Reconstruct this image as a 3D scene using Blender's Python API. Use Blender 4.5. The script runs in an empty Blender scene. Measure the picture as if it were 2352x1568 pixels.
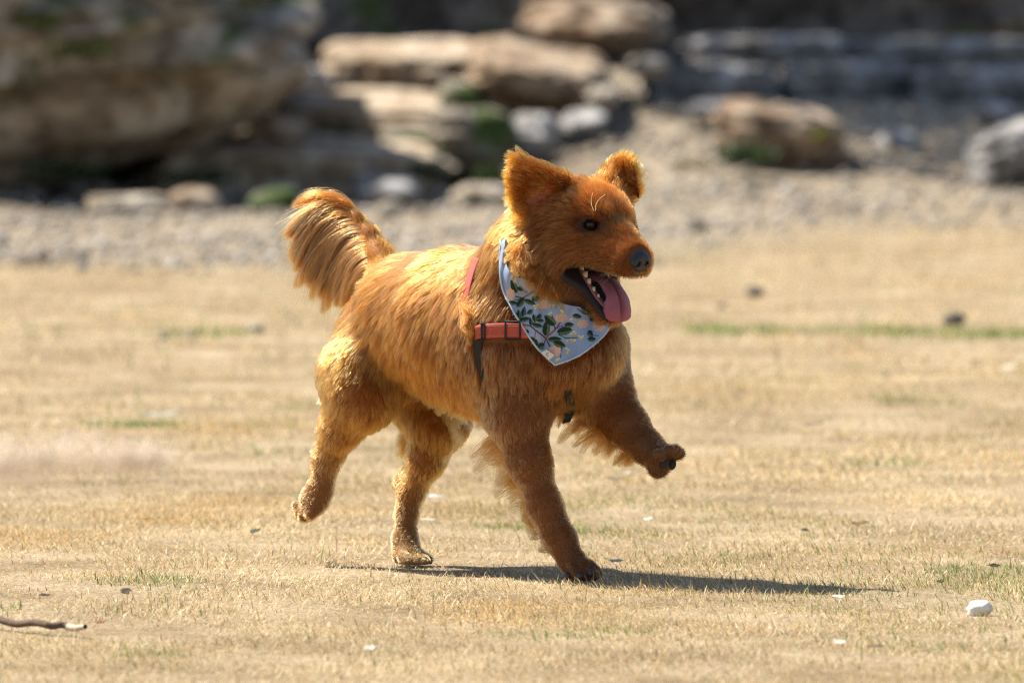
import bpy, math, random
import numpy as np
from mathutils import Vector, Matrix, kdtree

random.seed(7)
RNG = np.random.default_rng(11)
scene = bpy.context.scene
COL = scene.collection

# ------------------------------------------------------------------ camera
LENS, CAM_D, CAM_H, PITCH = 350.0, 17.06, 1.193, math.radians(2.649)
FPX = 2352.0 * LENS / 36.0
cam_data = bpy.data.cameras.new('camera')
cam_data.lens = LENS
cam_data.sensor_width = 36.0
cam_data.clip_start = 0.5
cam_data.clip_end = 800.0
cam_data.dof.use_dof = True
cam_data.dof.focus_distance = CAM_D - 0.10
cam_data.dof.aperture_fstop = 6.3
cam = bpy.data.objects.new('camera', cam_data)
cam.location = (0.0, -CAM_D, CAM_H)
cam.rotation_euler = (math.radians(90) - PITCH, 0, 0)
COL.objects.link(cam)
scene.camera = cam

# ------------------------------------------------------------------ sky, sun, exposure
SUN_DIR = Vector((-0.61, 0.31, 1.0)).normalized()          # towards the sun
sun_el = math.asin(SUN_DIR.z)
sun_az = math.atan2(SUN_DIR.x, SUN_DIR.y)
world = bpy.data.worlds.new('World')
scene.world = world
world.use_nodes = True
wn = world.node_tree
bg = wn.nodes['Background']
sky = wn.nodes.new('ShaderNodeTexSky')
sky.sky_type = 'NISHITA'
sky.sun_disc = False
sky.sun_elevation = sun_el
sky.sun_rotation = sun_az
wn.links.new(sky.outputs['Color'], bg.inputs['Color'])
bg.inputs['Strength'].default_value = 0.076
sun_data = bpy.data.lights.new('sun', 'SUN')
sun_data.energy = 5.0
sun_data.angle = math.radians(0.53)
sun_data.color = (1.0, 0.935, 0.82)
sun = bpy.data.objects.new('sun', sun_data)
sun.rotation_euler = (-SUN_DIR).to_track_quat('-Z', 'Y').to_euler()
sun.location = SUN_DIR * 30
COL.objects.link(sun)
scene.view_settings.view_transform = 'Standard'
scene.view_settings.look = 'None'
scene.view_settings.exposure = 0.98
scene.view_settings.gamma = 1.0
scene.view_settings.use_curve_mapping = False
scene.render.engine = 'CYCLES'
scene.cycles.use_denoising = True
scene.cycles.denoising_prefilter = 'NONE'
scene.cycles.filter_width = 1.15
scene.cycles.max_bounces = 8
scene.cycles.transparent_max_bounces = 8

FUR = True
# ------------------------------------------------------------------ measuring helpers
_cp, _sp = math.cos(PITCH), math.sin(PITCH)

def W(qx, qy, Y):
    """World point seen at picture position (qx, qy of 2352 x 1568) standing at world depth Y."""
    u, v = (qx - 1176.0) / FPX, -(qy - 784.0) / FPX
    dx, dy, dz = u, _cp + v * _sp, -_sp + v * _cp
    t = (Y + CAM_D) / dy
    return np.array([dx * t, Y, CAM_H + dz * t])

def G(qx, qy):
    """Ground point (z = 0) for a picture position."""
    u, v = (qx - 1176.0) / FPX, -(qy - 784.0) / FPX
    dx, dy, dz = u, _cp + v * _sp, -_sp + v * _cp
    t = -CAM_H / dz
    return np.array([dx * t, dy * t - CAM_D, 0.0])

def proj(P):
    """World points (N,3) -> picture positions (N,2)."""
    x = P[:, 0]; y = P[:, 1] + CAM_D; z = P[:, 2] - CAM_H
    dep = y * _cp - z * _sp
    up = y * _sp + z * _cp
    return np.stack([1176.0 + FPX * x / dep, 784.0 - FPX * up / dep], 1)

def unit(v):
    v = np.asarray(v, float)
    return v / (np.linalg.norm(v) + 1e-12)

def norm_rows(a):
    return a / (np.linalg.norm(a, axis=1, keepdims=True) + 1e-9)

# ------------------------------------------------------------------ object helpers
def tag(o, label=None, cat=None, group=None, kind=None):
    if label: o['label'] = label
    if cat: o['category'] = cat
    if group: o['group'] = group
    if kind: o['kind'] = kind
    return o

def empty(name, loc=(0, 0, 0)):
    o = bpy.data.objects.new(name, None)
    o.location = loc
    o.empty_display_size = 0.05
    COL.objects.link(o)
    return o

def mesh_np(name, verts, faces, mat=None, parent=None, smooth=True, cols=None, colname='tint'):
    """verts (N,3), faces (M,3|4) int array -> mesh object; world coordinates kept under a parent at its place."""
    verts = np.asarray(verts, np.float32)
    if parent is not None:
        verts = verts - np.array(parent_world(parent), np.float32)
    faces = np.asarray(faces, np.int32)
    me = bpy.data.meshes.new(name)
    n, k = faces.shape
    me.vertices.add(len(verts)); me.vertices.foreach_set('co', verts.ravel())
    me.loops.add(n * k); me.loops.foreach_set('vertex_index', faces.ravel())
    me.polygons.add(n)
    me.polygons.foreach_set('loop_start', np.arange(0, n * k, k, dtype=np.int32))
    me.polygons.foreach_set('use_smooth', np.full(n, smooth, bool))
    me.update(calc_edges=True)
    if cols is not None:
        at = me.color_attributes.new(colname, 'FLOAT_COLOR', 'POINT')
        c4 = np.ones((len(verts), 4), np.float32); c4[:, :3] = cols
        at.data.foreach_set('color', c4.ravel())
    if mat is not None: me.materials.append(mat)
    o = bpy.data.objects.new(name, me)
    COL.objects.link(o)
    if parent is not None: o.parent = parent
    return o

def parent_world(p):
    v = Vector((0, 0, 0))
    while p is not None:
        v = v + p.location
        p = p.parent
    return v

def grid_faces(nu, nv, closed_u=False):
    f = []
    i = np.arange(nu if closed_u else nu - 1)[:, None]; j = np.arange(nv - 1)[None, :]
    a = (i * nv + j); b = (((i + 1) % nu) * nv + j)
    return np.stack([a, b, b + 1, a + 1], -1).reshape(-1, 4)

# ------------------------------------------------------------------ material helper
def mat_new(name):
    m = bpy.data.materials.new(name)
    m.use_nodes = True
    nt = m.node_tree
    b = nt.nodes['Principled BSDF']
    return m, nt, b

def N(nt, kind, **kw):
    n = nt.nodes.new(kind)
    for k, v in kw.items():
        if k in n.inputs: n.inputs[k].default_value = v
        else: setattr(n, k, v)
    return n

def ramp(nt, fac, stops):
    r = nt.nodes.new('ShaderNodeValToRGB')
    cr = r.color_ramp
    while len(cr.elements) < len(stops): cr.elements.new(0.5)
    for e, (p, c) in zip(cr.elements, stops):
        e.position = p; e.color = (*c, 1)
    nt.links.new(fac, r.inputs['Fac'])
    return r.outputs['Color']

def simple_mat(name, col, rough=0.6, spec=0.5, noise=0.0, nscale=60.0, bump=0.0, bscale=200.0, attr=None, sss=0.0):
    m, nt, b = mat_new(name)
    b.inputs['Roughness'].default_value = rough
    b.inputs['Specular IOR Level'].default_value = spec
    tc = N(nt, 'ShaderNodeTexCoord')
    base = None
    if attr:
        a = N(nt, 'ShaderNodeVertexColor'); a.layer_name = attr
        base = a.outputs['Color']
    if noise > 0 or base is not None:
        nz = N(nt, 'ShaderNodeTexNoise'); nz.inputs['Scale'].default_value = nscale; nz.inputs['Detail'].default_value = 5
        nt.links.new(tc.outputs['Object'], nz.inputs['Vector'])
        mp = N(nt, 'ShaderNodeMapRange'); mp.inputs['To Min'].default_value = 1 - noise; mp.inputs['To Max'].default_value = 1 + noise
        nt.links.new(nz.outputs['Fac'], mp.inputs['Value'])
        mx = N(nt, 'ShaderNodeMix'); mx.data_type = 'RGBA'; mx.blend_type = 'MULTIPLY'; mx.inputs['Factor'].default_value = 1
        if base is not None: nt.links.new(base, mx.inputs['A'])
        else: mx.inputs['A'].default_value = (*col, 1)
        nt.links.new(mp.outputs['Result'], mx.inputs['B'])
        nt.links.new(mx.outputs['Result'], b.inputs['Base Color'])
    else:
        b.inputs['Base Color'].default_value = (*col, 1)
    if bump > 0:
        nz2 = N(nt, 'ShaderNodeTexNoise'); nz2.inputs['Scale'].default_value = bscale; nz2.inputs['Detail'].default_value = 4
        nt.links.new(tc.outputs['Object'], nz2.inputs['Vector'])
        bp = N(nt, 'ShaderNodeBump'); bp.inputs['Strength'].default_value = bump; bp.inputs['Distance'].default_value = 0.005
        nt.links.new(nz2.outputs['Fac'], bp.inputs['Height'])
        nt.links.new(bp.outputs['Normal'], b.inputs['Normal'])
    if sss > 0:
        b.inputs['Subsurface Weight'].default_value = sss
        b.inputs['Subsurface Radius'].default_value = (0.01, 0.004, 0.003)
    return m

# ------------------------------------------------------------------ noise helpers
def wnoise(P, scale, seed, octs=3):
    """cheap smooth noise in about -1..1 (sums of random plane waves)."""
    r = np.random.default_rng(seed)
    P = np.asarray(P, float)
    out = np.zeros(len(P)); amp = 1.0; tot = 0
    for o in range(octs):
        acc = np.zeros(len(P))
        for i in range(5):
            d = r.normal(size=P.shape[1]); d /= np.linalg.norm(d)
            acc += np.sin(P @ d * scale * (0.7 + .6 * r.random()) * (2 ** o) + r.random() * 6.28)
        out += amp * acc / 2.6; tot += amp; amp *= 0.55
    return out / tot

def sstep(x, a, b):
    t = np.clip((x - a) / (b - a), 0, 1)
    return t * t * (3 - 2 * t)

def terrain_z(X, Y):
    X = np.asarray(X, float); Y = np.asarray(Y, float)
    P = np.stack([X, Y], -1).reshape(-1, 2)
    left = 1 - sstep(X, -.1, .55)
    z = 0.36 * sstep(Y, 16.2 + 3.0 * left, 23.5) + 0.030 * (Y > 23.5) * (Y - 23.5) + 0.02 * np.clip(Y - 34, 0, 200)
    far = sstep(Y, 11.0, 17.0)
    z = z + (wnoise(P, 1.6, 3).reshape(X.shape) * .05 + wnoise(P, 6.0, 4).reshape(X.shape) * .018) * far
    z = z + wnoise(P, 2.2, 5).reshape(X.shape) * .006 * sstep(np.abs(Y - 0.1), .8, 2.5)
    return z

def edge_y(X, Y):
    """how far (metres) a point lies beyond the border of the grass."""
    P = np.stack([X, Y], 1)
    return Y - (13.7 + 3.2 * np.clip((X - .15) / 1.2, 0, 1)) + wnoise(P, 1.3, 8) * 1.2 + wnoise(P, 5.0, 12) * .5

# ------------------------------------------------------------------ ground sheet
def soil_material():
    m, nt, b = mat_new('dry_ground')
    b.inputs['Roughness'].default_value = 0.95
    b.inputs['Specular IOR Level'].default_value = 0.15
    tc = N(nt, 'ShaderNodeTexCoord')
    n1 = N(nt, 'ShaderNodeTexNoise', Scale=3.0, Detail=6.0); n2 = N(nt, 'ShaderNodeTexNoise', Scale=90.0, Detail=5.0)
    n3 = N(nt, 'ShaderNodeTexNoise', Scale=14.0, Detail=4.0)
    for n in (n1, n2, n3): nt.links.new(tc.outputs['Object'], n.inputs['Vector'])
    straw = ramp(nt, n1.outputs['Fac'], [(.32, (.23, .17, .10)), (.50, (.34, .26, .16)), (.68, (.44, .35, .23))])
    grit = ramp(nt, n3.outputs['Fac'], [(.30, (.22, .175, .125)), (.55, (.34, .28, .205)), (.72, (.46, .39, .30))])
    sep = N(nt, 'ShaderNodeSeparateXYZ'); nt.links.new(tc.outputs['Object'], sep.inputs['Vector'])
    ad = N(nt, 'ShaderNodeMath', operation='MULTIPLY_ADD'); ad.inputs[1].default_value = 3.0
    mx_ = N(nt, 'ShaderNodeMapRange'); mx_.inputs['From Min'].default_value = .15; mx_.inputs['From Max'].default_value = 1.35; mx_.inputs['To Max'].default_value = 3.2
    nt.links.new(sep.outputs['X'], mx_.inputs['Value'])
    sb = N(nt, 'ShaderNodeMath', operation='SUBTRACT'); nt.links.new(sep.outputs['Y'], sb.inputs[0]); nt.links.new(mx_.outputs['Result'], sb.inputs[1])
    nt.links.new(n3.outputs['Fac'], ad.inputs[0]); nt.links.new(sb.outputs[0], ad.inputs[2])
    mr = N(nt, 'ShaderNodeMapRange'); mr.inputs['From Min'].default_value = 14.3; mr.inputs['From Max'].default_value = 16.6
    nt.links.new(ad.outputs[0], mr.inputs['Value'])
    mx = N(nt, 'ShaderNodeMix'); mx.data_type = 'RGBA'
    nt.links.new(mr.outputs['Result'], mx.inputs['Factor']); nt.links.new(straw, mx.inputs['A']); nt.links.new(grit, mx.inputs['B'])
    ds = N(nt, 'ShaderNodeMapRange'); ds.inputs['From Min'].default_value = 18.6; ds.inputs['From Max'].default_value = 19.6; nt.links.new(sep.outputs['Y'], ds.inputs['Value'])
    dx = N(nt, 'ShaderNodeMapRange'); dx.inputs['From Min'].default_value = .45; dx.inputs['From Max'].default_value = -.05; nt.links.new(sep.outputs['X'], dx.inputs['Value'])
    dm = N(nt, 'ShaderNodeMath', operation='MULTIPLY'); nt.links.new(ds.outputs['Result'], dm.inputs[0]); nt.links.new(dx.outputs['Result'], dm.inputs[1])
    mxd = N(nt, 'ShaderNodeMix'); mxd.data_type = 'RGBA'; nt.links.new(dm.outputs[0], mxd.inputs['Factor']); nt.links.new(mx.outputs['Result'], mxd.inputs['A']); mxd.inputs['B'].default_value = (.105, .08, .058, 1)  # shade around the steps and boulder, painted in as darker ground
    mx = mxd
    m2 = N(nt, 'ShaderNodeMix'); m2.data_type = 'RGBA'; m2.blend_type = 'MULTIPLY'; m2.inputs['Factor'].default_value = .8
    g = ramp(nt, n2.outputs['Fac'], [(.3, (.45, .42, .38)), (.6, (1, 1, 1))])
    nt.links.new(mx.outputs['Result'], m2.inputs['A']); nt.links.new(g, m2.inputs['B'])
    nt.links.new(m2.outputs['Result'], b.inputs['Base Color'])
    bp = N(nt, 'ShaderNodeBump', Strength=.8, Distance=.01)
    nt.links.new(n2.outputs['Fac'], bp.inputs['Height']); nt.links.new(bp.outputs['Normal'], b.inputs['Normal'])
    return m

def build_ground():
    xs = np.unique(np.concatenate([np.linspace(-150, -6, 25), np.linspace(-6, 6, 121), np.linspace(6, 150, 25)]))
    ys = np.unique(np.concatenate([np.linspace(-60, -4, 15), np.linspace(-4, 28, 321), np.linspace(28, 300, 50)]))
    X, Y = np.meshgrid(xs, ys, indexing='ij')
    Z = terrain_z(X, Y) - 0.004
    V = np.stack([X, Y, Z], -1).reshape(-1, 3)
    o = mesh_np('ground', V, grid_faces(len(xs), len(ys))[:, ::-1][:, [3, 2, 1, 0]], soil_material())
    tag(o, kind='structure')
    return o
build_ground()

# ------------------------------------------------------------------ rocks
def ico(sub):
    import bmesh
    bm = bmesh.new(); bmesh.ops.create_icosphere(bm, subdivisions=sub, radius=1.0)
    v = np.array([x.co for x in bm.verts]); f = np.array([[w.index for w in x.verts] for x in bm.faces])
    bm.free(); return v, f
ICO = {k: ico(k) for k in (1, 2, 3, 5)}

def rock_material(name, lo, mid, hi, moss=0.0):
    m, nt, b = mat_new(name)
    b.inputs['Roughness'].default_value = .9; b.inputs['Specular IOR Level'].default_value = .2
    tc = N(nt, 'ShaderNodeTexCoord')
    n1 = N(nt, 'ShaderNodeTexNoise', Scale=5.0, Detail=8.0); n2 = N(nt, 'ShaderNodeTexNoise', Scale=17.0, Detail=6.0)
    for n in (n1, n2): nt.links.new(tc.outputs['Object'], n.inputs['Vector'])
    c = ramp(nt, n1.outputs['Fac'], [(.40, lo), (.5, mid), (.60, hi)])
    mx = N(nt, 'ShaderNodeMix'); mx.data_type = 'RGBA'; mx.blend_type = 'MULTIPLY'; mx.inputs['Factor'].default_value = .9
    g = ramp(nt, n2.outputs['Fac'], [(.36, (.30, .27, .25)), (.52, (1, 1, 1))])
    nt.links.new(c, mx.inputs['A']); nt.links.new(g, mx.inputs['B'])
    out = mx.outputs['Result']
    if moss > 0:
        n3 = N(nt, 'ShaderNodeTexNoise', Scale=3.2, Detail=5.0); nt.links.new(tc.outputs['Object'], n3.inputs['Vector'])
        mr = N(nt, 'ShaderNodeMapRange'); mr.inputs['From Min'].default_value = .62 - moss * .2; mr.inputs['From Max'].default_value = .70 - moss * .2
        nt.links.new(n3.outputs['Fac'], mr.inputs['Value'])
        m3 = N(nt, 'ShaderNodeMix'); m3.data_type = 'RGBA'; m3.inputs['B'].default_value = (.055, .085, .022, 1)
        nt.links.new(mr.outputs['Result'], m3.inputs['Factor']); nt.links.new(out, m3.inputs['A'])
        out = m3.outputs['Result']
    nt.links.new(out, b.inputs['Base Color'])
    bp = N(nt, 'ShaderNodeBump', Strength=.7, Distance=.03)
    nt.links.new(n2.outputs['Fac'], bp.inputs['Height']); nt.links.new(bp.outputs['Normal'], b.inputs['Normal'])
    return m
M_TAN = rock_material('tan_sandstone', (.20, .135, .085), (.32, .235, .16), (.45, .36, .265))
M_PALE = rock_material('pale_limestone', (.24, .19, .14), (.36, .305, .235), (.50, .44, .36))
M_BOULDER = rock_material('pale_tan_boulder', (.30, .22, .145), (.43, .335, .235), (.56, .46, .35))
M_GREY = rock_material('grey_stone', (.20, .19, .18), (.31, .30, .29), (.42, .41, .41))
M_MOSSY = rock_material('mossy_stone', (.17, .145, .115), (.29, .255, .21), (.44, .40, .35), moss=.5)
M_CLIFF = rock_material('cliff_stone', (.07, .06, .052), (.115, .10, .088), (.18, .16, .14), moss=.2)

def rock(name, c, size, label, mat, seed, p=3.0, rough=.13, rz=0.0, tilt=(0, 0), cat='rock', group=None, sub=5):
    """c: centre of the footprint on the ground line (world), size: full x, y, z."""
    v, f = ICO[sub]
    n = (np.abs(v) ** p).sum(1) ** (1 / p)
    q = v / n[:, None]
    q = q * (1 + rough * wnoise(v, 2.3, seed, 2) + rough * .75 * wnoise(v, 6, seed + 1, 4))[:, None]
    q[:, 2] += rough * .35 * wnoise(q, 4.5, seed + 2, 3)
    strata = np.sin(q[:, 2] * 9 + 1.5 * wnoise(q, 2.0, seed + 3, 2)) + .6 * np.sin(q[:, 2] * 23 + seed)
    q[:, :2] *= (1 + rough * .33 * np.sign(strata) * np.abs(strata) ** .4)[:, None]
    crack = np.abs(wnoise(q, 3.0, seed + 5, 2)); q *= (1 - rough * .9 * np.exp(-(crack / .07) ** 2))[:, None]
    q = q * np.array(size) * .5
    Rm = np.array((Matrix.Rotation(rz, 3, 'Z') @ Matrix.Rotation(tilt[0], 3, 'X') @ Matrix.Rotation(tilt[1], 3, 'Y')))
    q = q @ Rm.T
    me_o = mesh_np(name, q, f, mat)
    me_o.location = (c[0], c[1], c[2] + size[2] * .5)
    tag(me_o, label, cat, group)
    return me_o

def at_px(qx, qy, Y): return W(qx, qy, Y)

def rock_px(name, x0, x1, ytop, ybot, Y, depth, label, mat, seed, **kw):
    """a rock that spans the picture box x0..x1, ytop..ybot standing with its front at depth Y."""
    a = W(x0, ybot, Y); b = W(x1, ytop, Y)
    c = ((a[0] + b[0]) / 2, Y + depth / 2, a[2])
    return rock(name, c, (b[0] - a[0], depth, b[2] - a[2]), label, mat, seed, **kw)

rock_px('boulder', -560, 652, -200, 420, 19.6, 1.9, 'huge tan boulder filling the upper left corner, shaded on its front', M_BOULDER, 21, p=3.2, rough=.14, tilt=(.10, -.12), cat='boulder')
rock_px('boulder', -460, 600, -230, 185, 19.25, 1.3, 'weathered mossy rock lying over the big boulder in the upper left corner', M_MOSSY, 22, p=2.8, rough=.24, tilt=(.22, -.10), cat='boulder')
rock_px('stone_step', 362, 1015, 330, 450, 19.9, .75, 'lowest long flat stone step left of the dog head', M_BOULDER, 23, p=6, rough=.12, rz=.02, tilt=(.08, .01), cat='stone step', group='stone steps')
rock_px('stone_step', 622, 1046, 226, 322, 20.7, .8, 'middle flat stone step above the lowest one', M_BOULDER, 24, p=6, rough=.12, rz=-.03, tilt=(.08, 0), cat='stone step', group='stone steps')
rock_px('stone_step', 742, 1100, 112, 222, 21.6, .9, 'topmost thick stone step with sunlit top under the dark cliff', M_BOULDER, 25, p=6, rough=.13, tilt=(.05, .02), cat='stone step', group='stone steps')
rock_px('rock', 610, 765, 150, 262, 21.3, .5, 'dull grey upright rock between the big boulder and the topmost step', M_GREY, 26, p=3, cat='rock')
rock_px('rock', 1068, 1392, 130, 275, 20.9, 1.2, 'broad sunlit rock sloping down right of the topmost step', M_TAN, 27, p=5, rough=.16, tilt=(.07, .10))
rock_px('rock', 985, 1190, 252, 405, 20.2, .5, 'rounded mottled rock directly above the near ear of the dog', M_MOSSY, 28, p=2.6)
rock_px('rock', 1168, 1296, 265, 378, 20.3, .4, 'small rounded grey rock right above the dog forehead', M_GREY, 29, p=2.5)
rock_px('boulder', 1208, 1545, 0, 126, 21.9, .8, 'smooth lens-shaped boulder with bright top at the upper edge, centre', M_TAN, 30, p=3.2, rough=.12, tilt=(.1, 0), cat='boulder')
rock_px('rock', 1655, 1945, 246, 376, 19.3, .5, 'brown rock with green weeds at its left foot, right of the dog head', M_TAN, 31, p=4, rough=.16, tilt=(.1, .05))
rock_px('rock', 2225, 2440, 285, 425, 18.9, .5, 'tilted grey rock cut by the right edge of the picture', M_GREY, 32, p=3, tilt=(0, -.25))
rock_px('rock', 1045, 1180, 425, 490, 18.6, .3, 'flat pale rock behind the neck of the dog', M_PALE, 33, p=3)
rock_px('rock', 190, 385, 448, 520, 18.3, .3, 'low pale mound of stone on the gravel at the left', M_PALE, 34, p=2.3, rough=.2)
# low ledge of layered stones at the right
for i, (x0, x1, yt, yb_, Yd, m) in enumerate([
        (1490, 1800, 150, 262, 22.0, M_GREY), (1795, 2095, 145, 256, 22.1, M_GREY), (2090, 2400, 160, 262, 21.9, M_GREY),
        (1600, 1960, 85, 160, 22.9, M_GREY), (1955, 2420, 95, 170, 22.9, M_GREY)]):
    rock_px('ledge_stone', x0, x1, yt, yb_, Yd, .7,
            ['left stone of the lower grey ledge, upper right', 'middle stone of the lower grey ledge, upper right',
             'stone of the lower grey ledge at the right picture edge', 'left stone of the upper shaded ledge row',
             'right stone of the upper shaded ledge row'][i], m, 40 + i, p=6, rough=.09, cat='ledge stone', group='stones of the grey ledge')
for i, (x0, x1, yt, yb_, Yd, lab) in enumerate([
        (1435, 1540, 128, 182, 21.6, 'small round brown stone beside the bright boulder'),
        (1560, 1640, 90, 125, 22.0, 'pale bluish stone in the shade left of the ledge'),
        (1570, 1700, 230, 280, 21.0, 'greyish stone lying below the left end of the ledge'),
        (1750, 1900, 240, 285, 21.1, 'dark stone under the middle of the ledge'),
        (2010, 2120, 300, 345, 19.8, 'small dark stone in the shade at the right'),
        (2240, 2330, 235, 285, 20.4, 'stone in the shade just above the tilted rock'),
        (1350, 1430, 200, 245, 20.6, 'bright little stone at the foot of the broad sunlit rock')]):
    rock_px('stone', x0, x1, yt, yb_, Yd, .22, lab, M_GREY if i in (1, 2, 3, 4, 5) else M_PALE, 60 + i, p=2.6, rough=.18, cat='stone', sub=3)
for i, (qx, qy, wpx, lab) in enumerate([
        (1605, 545, 46, 'dark stone on the gravel right of the dog nose'),
        (1735, 676, 40, 'dark lump on the dry grass right of the tongue'),
        (585, 765, 40, 'pale stone on the grass left of the dog rump'),
        (372, 778, 30, 'pale stone on the grass near the left edge'),
        (440, 778, 26, 'smaller pale stone beside another on the left grass'),
        (1655, 700, 26, 'pale pebble left of the dark lump on the grass'),
        (75, 610, 90, 'broad pale stone at the grass edge, far left'),
        (180, 600, 60, 'pale stone beside the broad one at the grass edge'),
        (890, 520, 70, 'pale stone directly behind the tail base'),
        (2190, 745, 50, 'brown clod behind the green grass strip at the right')]):
    g = G(qx, qy); s = wpx / FPX * (g[1] + CAM_D)
    g[2] = float(terrain_z(g[0:1], g[1:2])[0])
    rock('stone', g - np.array([0, 0, s * .12]), (s, s * .8, s * .62), lab,
         M_CLIFF if i in (0, 1, 9) else M_PALE, 80 + i, p=2.4, rough=.15, cat='stone', sub=3)

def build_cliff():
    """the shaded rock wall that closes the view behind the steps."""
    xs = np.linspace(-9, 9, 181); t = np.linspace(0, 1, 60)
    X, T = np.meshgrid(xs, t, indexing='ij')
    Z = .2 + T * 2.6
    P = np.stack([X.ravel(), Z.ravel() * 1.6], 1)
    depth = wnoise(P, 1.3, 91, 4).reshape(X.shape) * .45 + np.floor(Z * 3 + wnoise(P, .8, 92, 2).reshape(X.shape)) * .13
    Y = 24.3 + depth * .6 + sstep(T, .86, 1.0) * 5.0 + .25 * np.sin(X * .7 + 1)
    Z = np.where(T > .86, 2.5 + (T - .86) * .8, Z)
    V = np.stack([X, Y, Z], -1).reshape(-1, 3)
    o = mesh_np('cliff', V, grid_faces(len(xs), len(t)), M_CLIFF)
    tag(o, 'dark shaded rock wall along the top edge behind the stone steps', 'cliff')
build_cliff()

for i, (x0, x1, yt, yb_, Yd, lab) in enumerate([
        (560, 700, 268, 335, 20.2, 'jagged dark stone left of the middle step'), (640, 760, 222, 262, 20.9, 'flat grey stone at the left end of the middle step'),
        (1005, 1110, 190, 262, 21.0, 'tan stone right below the topmost step'), (1085, 1200, 90, 150, 21.9, 'tan stone right behind the topmost step'),
        (820, 960, 412, 462, 19.2, 'rounded stone in the shade under the lowest step'), (560, 690, 430, 486, 18.9, 'low grey stone in front of the lowest step'),
        (380, 520, 440, 500, 18.8, 'broken stone below the left end of the lowest step'), (1290, 1390, 262, 300, 20.2, 'flat tan stone right of the small grey rock'),
        (880, 1010, 305, 345, 20.4, 'thin tan stone wedged between middle and lowest step')]):
    rock_px('rubble_stone', x0, x1, yt, yb_, Yd, .35, lab, (M_TAN, M_GREY, M_MOSSY)[i % 3] if i != 1 else M_GREY, 160 + i, p=3.5, rough=.2, tilt=(.1, .08 * (-1) ** i), cat='stone', sub=3)

# gravel: loose pebbles nobody could count
def build_gravel():
    r = np.random.default_rng(5)
    n = 20000
    v, f = ICO[1]
    Y = 12.6 + 11.2 * r.random(n) ** .8
    X = (r.random(n) * 2 - 1) * (3.9)
    keep = edge_y(X, Y) > -.4 + 1.2 * r.random(n) ** 2
    X, Y = X[keep], Y[keep]; n = len(X)
    s = .005 + .016 * r.random(n) ** 3.0 + .018 * (r.random(n) > .985)
    Z = terrain_z(X, Y) + s * .2
    rot = r.normal(size=(n, 3, 3)); rot, _ = np.linalg.qr(rot)
    sc = s[:, None] * (0.6 + .7 * r.random((n, 3)))
    V = (v[None] * sc[:, None, :]) @ rot + np.stack([X, Y, Z], 1)[:, None]
    F = f[None] + (np.arange(n) * len(v))[:, None, None]
    base = np.array([[.36, .305, .235], [.27, .225, .17], [.43, .38, .32], [.31, .28, .24], [.50, .45, .38]])[r.integers(0, 5, n)]
    C = np.repeat(base * (.8 + .4 * r.random((n, 1))), len(v), 0)
    m = simple_mat('gravel_stone', (.4, .35, .3), .85, .3, noise=.2, nscale=40, attr='tint')
    o = mesh_np('gravel', V.reshape(-1, 3), F.reshape(-1, 3), m, cols=C)
    tag(o, 'loose pale gravel on the slope between grass and rocks', 'gravel', kind='stuff')
build_gravel()

# ------------------------------------------------------------------ grass
def leaf_material(name, rough=.55, transl=.42):
    m, nt, b = mat_new(name)
    b.inputs['Roughness'].default_value = rough; b.inputs['Specular IOR Level'].default_value = .35
    a = N(nt, 'ShaderNodeVertexColor'); a.layer_name = 'tint'
    nt.links.new(a.outputs['Color'], b.inputs['Base Color'])
    tr = N(nt, 'ShaderNodeBsdfTranslucent'); nt.links.new(a.outputs['Color'], tr.inputs['Color'])
    ms = N(nt, 'ShaderNodeMixShader'); ms.inputs[0].default_value = transl
    nt.links.new(b.outputs[0], ms.inputs[1]); nt.links.new(tr.outputs[0], ms.inputs[2])
    nt.links.new(ms.outputs[0], nt.nodes['Material Output'].inputs['Surface'])
    return m
M_BLADE = leaf_material('grass_blade')

def blades(root, az, tilt, L, wd, bend, col):
    """triangulated bent blades -> verts, tris, colours."""
    n = len(root)
    h = np.stack([np.cos(az), np.sin(az), np.zeros(n)], 1)
    side = np.stack([-np.sin(az), np.cos(az), np.zeros(n)], 1)
    d0 = h * np.sin(tilt)[:, None] + UPV * np.cos(tilt)[:, None]
    t1 = np.minimum(tilt + bend, 1.62)
    d1 = h * np.sin(t1)[:, None] + UPV * np.cos(t1)[:, None]
    m = root + d0 * (L * .5)[:, None]; e = m + d1 * (L * .5)[:, None]
    w = side * (wd * .5)[:, None]
    V = np.stack([root - w, root + w, m + w * .8, m - w * .8, e], 1).reshape(-1, 3)
    b0 = (np.arange(n) * 5)[:, None]
    F = np.concatenate([b0 + np.array([0, 1, 2]), b0 + np.array([0, 2, 3]), b0 + np.array([3, 2, 4])])
    C = np.repeat(col, 5, 0)
    return V, F, C
UPV = np.array([0, 0, 1.0])

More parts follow.
